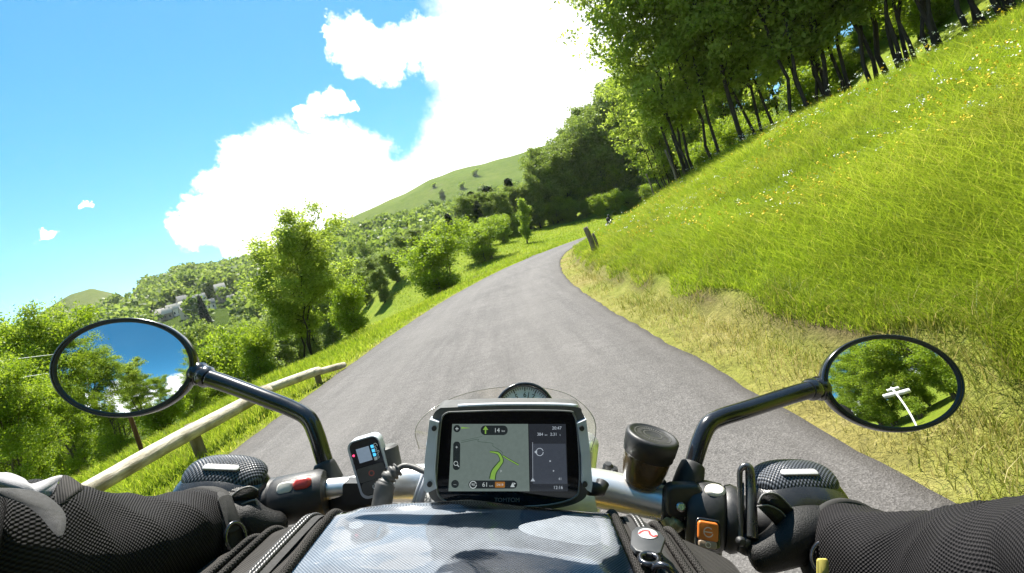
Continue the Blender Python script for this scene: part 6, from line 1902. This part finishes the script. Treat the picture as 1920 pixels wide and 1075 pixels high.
    i = np.arange(7)[:, None] * 24; j = np.arange(23)[None, :]
    bm.add(np.concatenate(rows), [np.stack([i + j, i + j + 1, i + 24 + j + 1, i + 24 + j], -1).reshape(-1, 4)]); part('visor', bm, plain('visor', (0.02, 0.02, 0.022), 0.05, coat=1), hm)
    # trousers and boots
    v = [bb(0, -0.20, -0.52), bb(-0.10, -0.17, -0.55), (LK + bb(-0.1, -0.17, -0.55)) / 2 + bb(0, 0, 0.01), LK, LA, bb(0.10, -0.17, -0.55), (RK + bb(0.1, -0.17, -0.55)) / 2 + bb(0, 0, 0.01), RK, RA]
    part('trousers', skin_mesh('trousers', v, [(0, 1), (1, 2), (2, 3), (3, 4), (0, 5), (5, 6), (6, 7), (7, 8)], [0.13, 0.105, 0.088, 0.074, 0.058, 0.105, 0.088, 0.074, 0.058], 2), HEM)
    for A_ in (LA, RA):
        part('boot', skin_mesh('boot', [A_ + bb(0, 0, 0.10), A_ + bb(0, -0.01, -0.01), A_ + bb(0, 0.10, -0.035), A_ + bb(0, 0.19, -0.03)], [(0, 1), (1, 2), (2, 3)], [0.06, 0.055, 0.042, 0.032], 2), LEATH)


build_person()


# ------------------------------------------------------------------ the rider far ahead, the signpost behind
def build_far_rider():
    x, y, z = on_ray(1126, 432, 60)
    k = int(np.argmin((RC[:, 0] - x) ** 2 + (RC[:, 1] - y) ** 2)); tx, ty = RT[k]; x, y = RC[k]; x += 0.2
    rz = math.atan2(-tx, ty); z = hz(x, y) + 0.05
    rot = (0, rad(10), 0)
    m = empty('motorcycle', (x, y, z), (0, rad(9), rz))
    tag(m, 'small dark motorcycle far ahead where the road bends behind the meadow', 'motorcycle')
    X = np.array([1.0, 0, 0])
    for yy, wd in ((0.72, 0.11), (-0.72, 0.17)):
        b = lathe([(0.22, -wd / 2), (0.30, -wd * 0.45), (0.32, 0), (0.30, wd * 0.45), (0.22, wd / 2)], (0, yy, 0.32), X, 24); obj('wheel', b.mesh('wheel'), RUB, m)
    b = MB(); lathe([(0.02, -0.85), (0.14, -0.7), (0.19, -0.1), (0.20, 0.3), (0.05, 0.6)], (0, 0, 0.80), (0, 1, 0), 20, b, sy=0.85); b.tube([(0, 0.72, 0.32), (0, 0.5, 1.05)], 0.05, 8); lathe([(0.12, -0.4), (0.16, 0), (0.12, 0.4)], (0, 0, 0.48), (0, 1, 0), 14, b); obj('body', b.mesh('body'), BLK, m)
    b = MB(); b.tube([(-0.38, 0.35, 1.08), (0, 0.5, 1.08), (0.38, 0.35, 1.08)], 0.03, 8); obj('handlebar', b.mesh('handlebar'), STEEL, m)
    b = MB()
    b.add([(-0.09, -0.93, 0.62), (0.09, -0.93, 0.62), (0.09, -0.90, 0.80), (-0.09, -0.90, 0.80), (-0.09, -0.91, 0.62), (0.09, -0.91, 0.62), (0.09, -0.88, 0.80), (-0.09, -0.88, 0.80)], [[(0, 1, 2, 3), (4, 5, 6, 7), (0, 1, 5, 4), (2, 3, 7, 6), (1, 2, 6, 5), (0, 3, 7, 4)]]); obj('number_plate', b.mesh('number_plate', False), plain('plate', (0.75, 0.75, 0.7), 0.5), m)
    p = empty('person', (x, y, z), (0, rad(9), rz))
    tag(p, 'rider in dark clothes and helmet on the motorcycle far ahead', 'person')
    v = [(0, -0.25, 0.88), (0, -0.22, 1.15), (0, -0.12, 1.40), (0, -0.08, 1.52), (0, -0.05, 1.64), (-0.22, -0.1, 1.40), (-0.36, 0.08, 1.18), (-0.36, 0.36, 1.10), (0.22, -0.1, 1.40), (0.36, 0.08, 1.18), (0.36, 0.36, 1.10), (-0.2, 0.15, 0.82), (-0.22, -0.1, 0.42), (0.2, 0.15, 0.82), (0.22, -0.1, 0.42)]
    me = skin_mesh('body', [np.array(q) for q in v], [(0, 1), (1, 2), (2, 3), (3, 4), (2, 5), (5, 6), (6, 7), (2, 8), (8, 9), (9, 10), (0, 11), (11, 12), (0, 13), (13, 14)], [0.17, 0.16, 0.18, 0.07, 0.09, 0.085, 0.065, 0.05, 0.085, 0.065, 0.05, 0.09, 0.06, 0.09, 0.06], 2)
    obj('body', me, HEM, p)
    b = lathe([(0.08, -0.12), (0.13, -0.06), (0.145, 0.02), (0.11, 0.1), (0.02, 0.145)], (0, -0.03, 1.68), (0, 0.1, 1), 20); obj('helmet', b.mesh('helmet'), BLK, p)
    b = slab(rrect(0, 0, 0.34, 0.42, 0.1), lambda q, h: np.stack([q[:, 0], -0.30 - h - 0.1 * (q[:, 1]), 1.18 + q[:, 1]], 1), 0.10, 0.03); obj('backpack', b.mesh('backpack'), CORD, p)


build_far_rider()


def build_signpost():
    x, y = SIGN_XY
    z = hz(x, y)
    e = empty('signpost', (x, y, z), (0, 0, rad(16)))
    tag(e, 'white signpost with three pale direction boards, seen in the right mirror', 'signpost')
    wm = plain('sign_white', (0.72, 0.72, 0.70), 0.4, var=0.06, scale=8); gm = plain('sign_back', (0.34, 0.35, 0.36), 0.45, var=0.1, scale=8)
    b = lathe([(0.05, -0.5), (0.05, 3.15), (0.02, 3.18)], (0, 0, 0), (0, 0, 1), 20); obj('post', b.mesh('post'), wm, e)
    for zc, x0, x1, hh in ((2.98, -0.30, 0.36, 0.24), (2.64, -0.66, 0.08, 0.32), (2.60, 0.10, 0.76, 0.32)):
        w_ = x1 - x0
        out = np.array([(x0, zc - hh / 2), (x1, zc - hh / 2), (x1, zc + hh / 2), (x0, zc + hh / 2)])
        b = slab(out, lambda p, h: np.stack([p[:, 0], np.full(len(p), -0.045 - h), p[:, 1]], 1), 0.02, 0.0); bd = obj('board', b.mesh('board', False), wm, e)
        inn = np.array([(x0 + 0.035, zc - hh / 2 + 0.035), (x1 - 0.035, zc - hh / 2 + 0.035), (x1 - 0.035, zc + hh / 2 - 0.035), (x0 + 0.035, zc + hh / 2 - 0.035)])
        b = slab(inn, lambda p, h: np.stack([p[:, 0], np.full(len(p), -0.043 + h), p[:, 1]], 1), 0.003); obj('panel', b.mesh('panel', False), gm, bd)
        b = slab(inn, lambda p, h: np.stack([p[:, 0], np.full(len(p), -0.066 - h), p[:, 1]], 1), 0.003); obj('panel', b.mesh('panel', False), gm, bd)


SIGN_XY = (3.5, -6.6)
build_signpost()


# ------------------------------------------------------------------ summer haze in the valley air
def build_haze():
    b = MB()
    x0, x1, y0, y1, z0, z1 = -960, 960, -320, 1180, -75, 250
    b.add([(x0, y0, z0), (x1, y0, z0), (x1, y1, z0), (x0, y1, z0), (x0, y0, z1), (x1, y0, z1), (x1, y1, z1), (x0, y1, z1)], [[(3, 2, 1, 0), (4, 5, 6, 7), (0, 1, 5, 4), (1, 2, 6, 5), (2, 3, 7, 6), (3, 0, 4, 7)]])
    m = bpy.data.materials.new('haze'); m.use_nodes = True; N = m.node_tree.nodes; N.clear()
    o = N.new('ShaderNodeOutputMaterial'); v = N.new('ShaderNodeVolumePrincipled')
    v.inputs['Color'].default_value = (0.9, 0.95, 1.0, 1); v.inputs['Density'].default_value = 0.00009; v.inputs['Anisotropy'].default_value = 0.35
    m.node_tree.links.new(v.outputs[0], o.inputs['Volume'])
    tag(obj('haze', b.mesh('haze', False), m), kind='stuff')


build_haze()
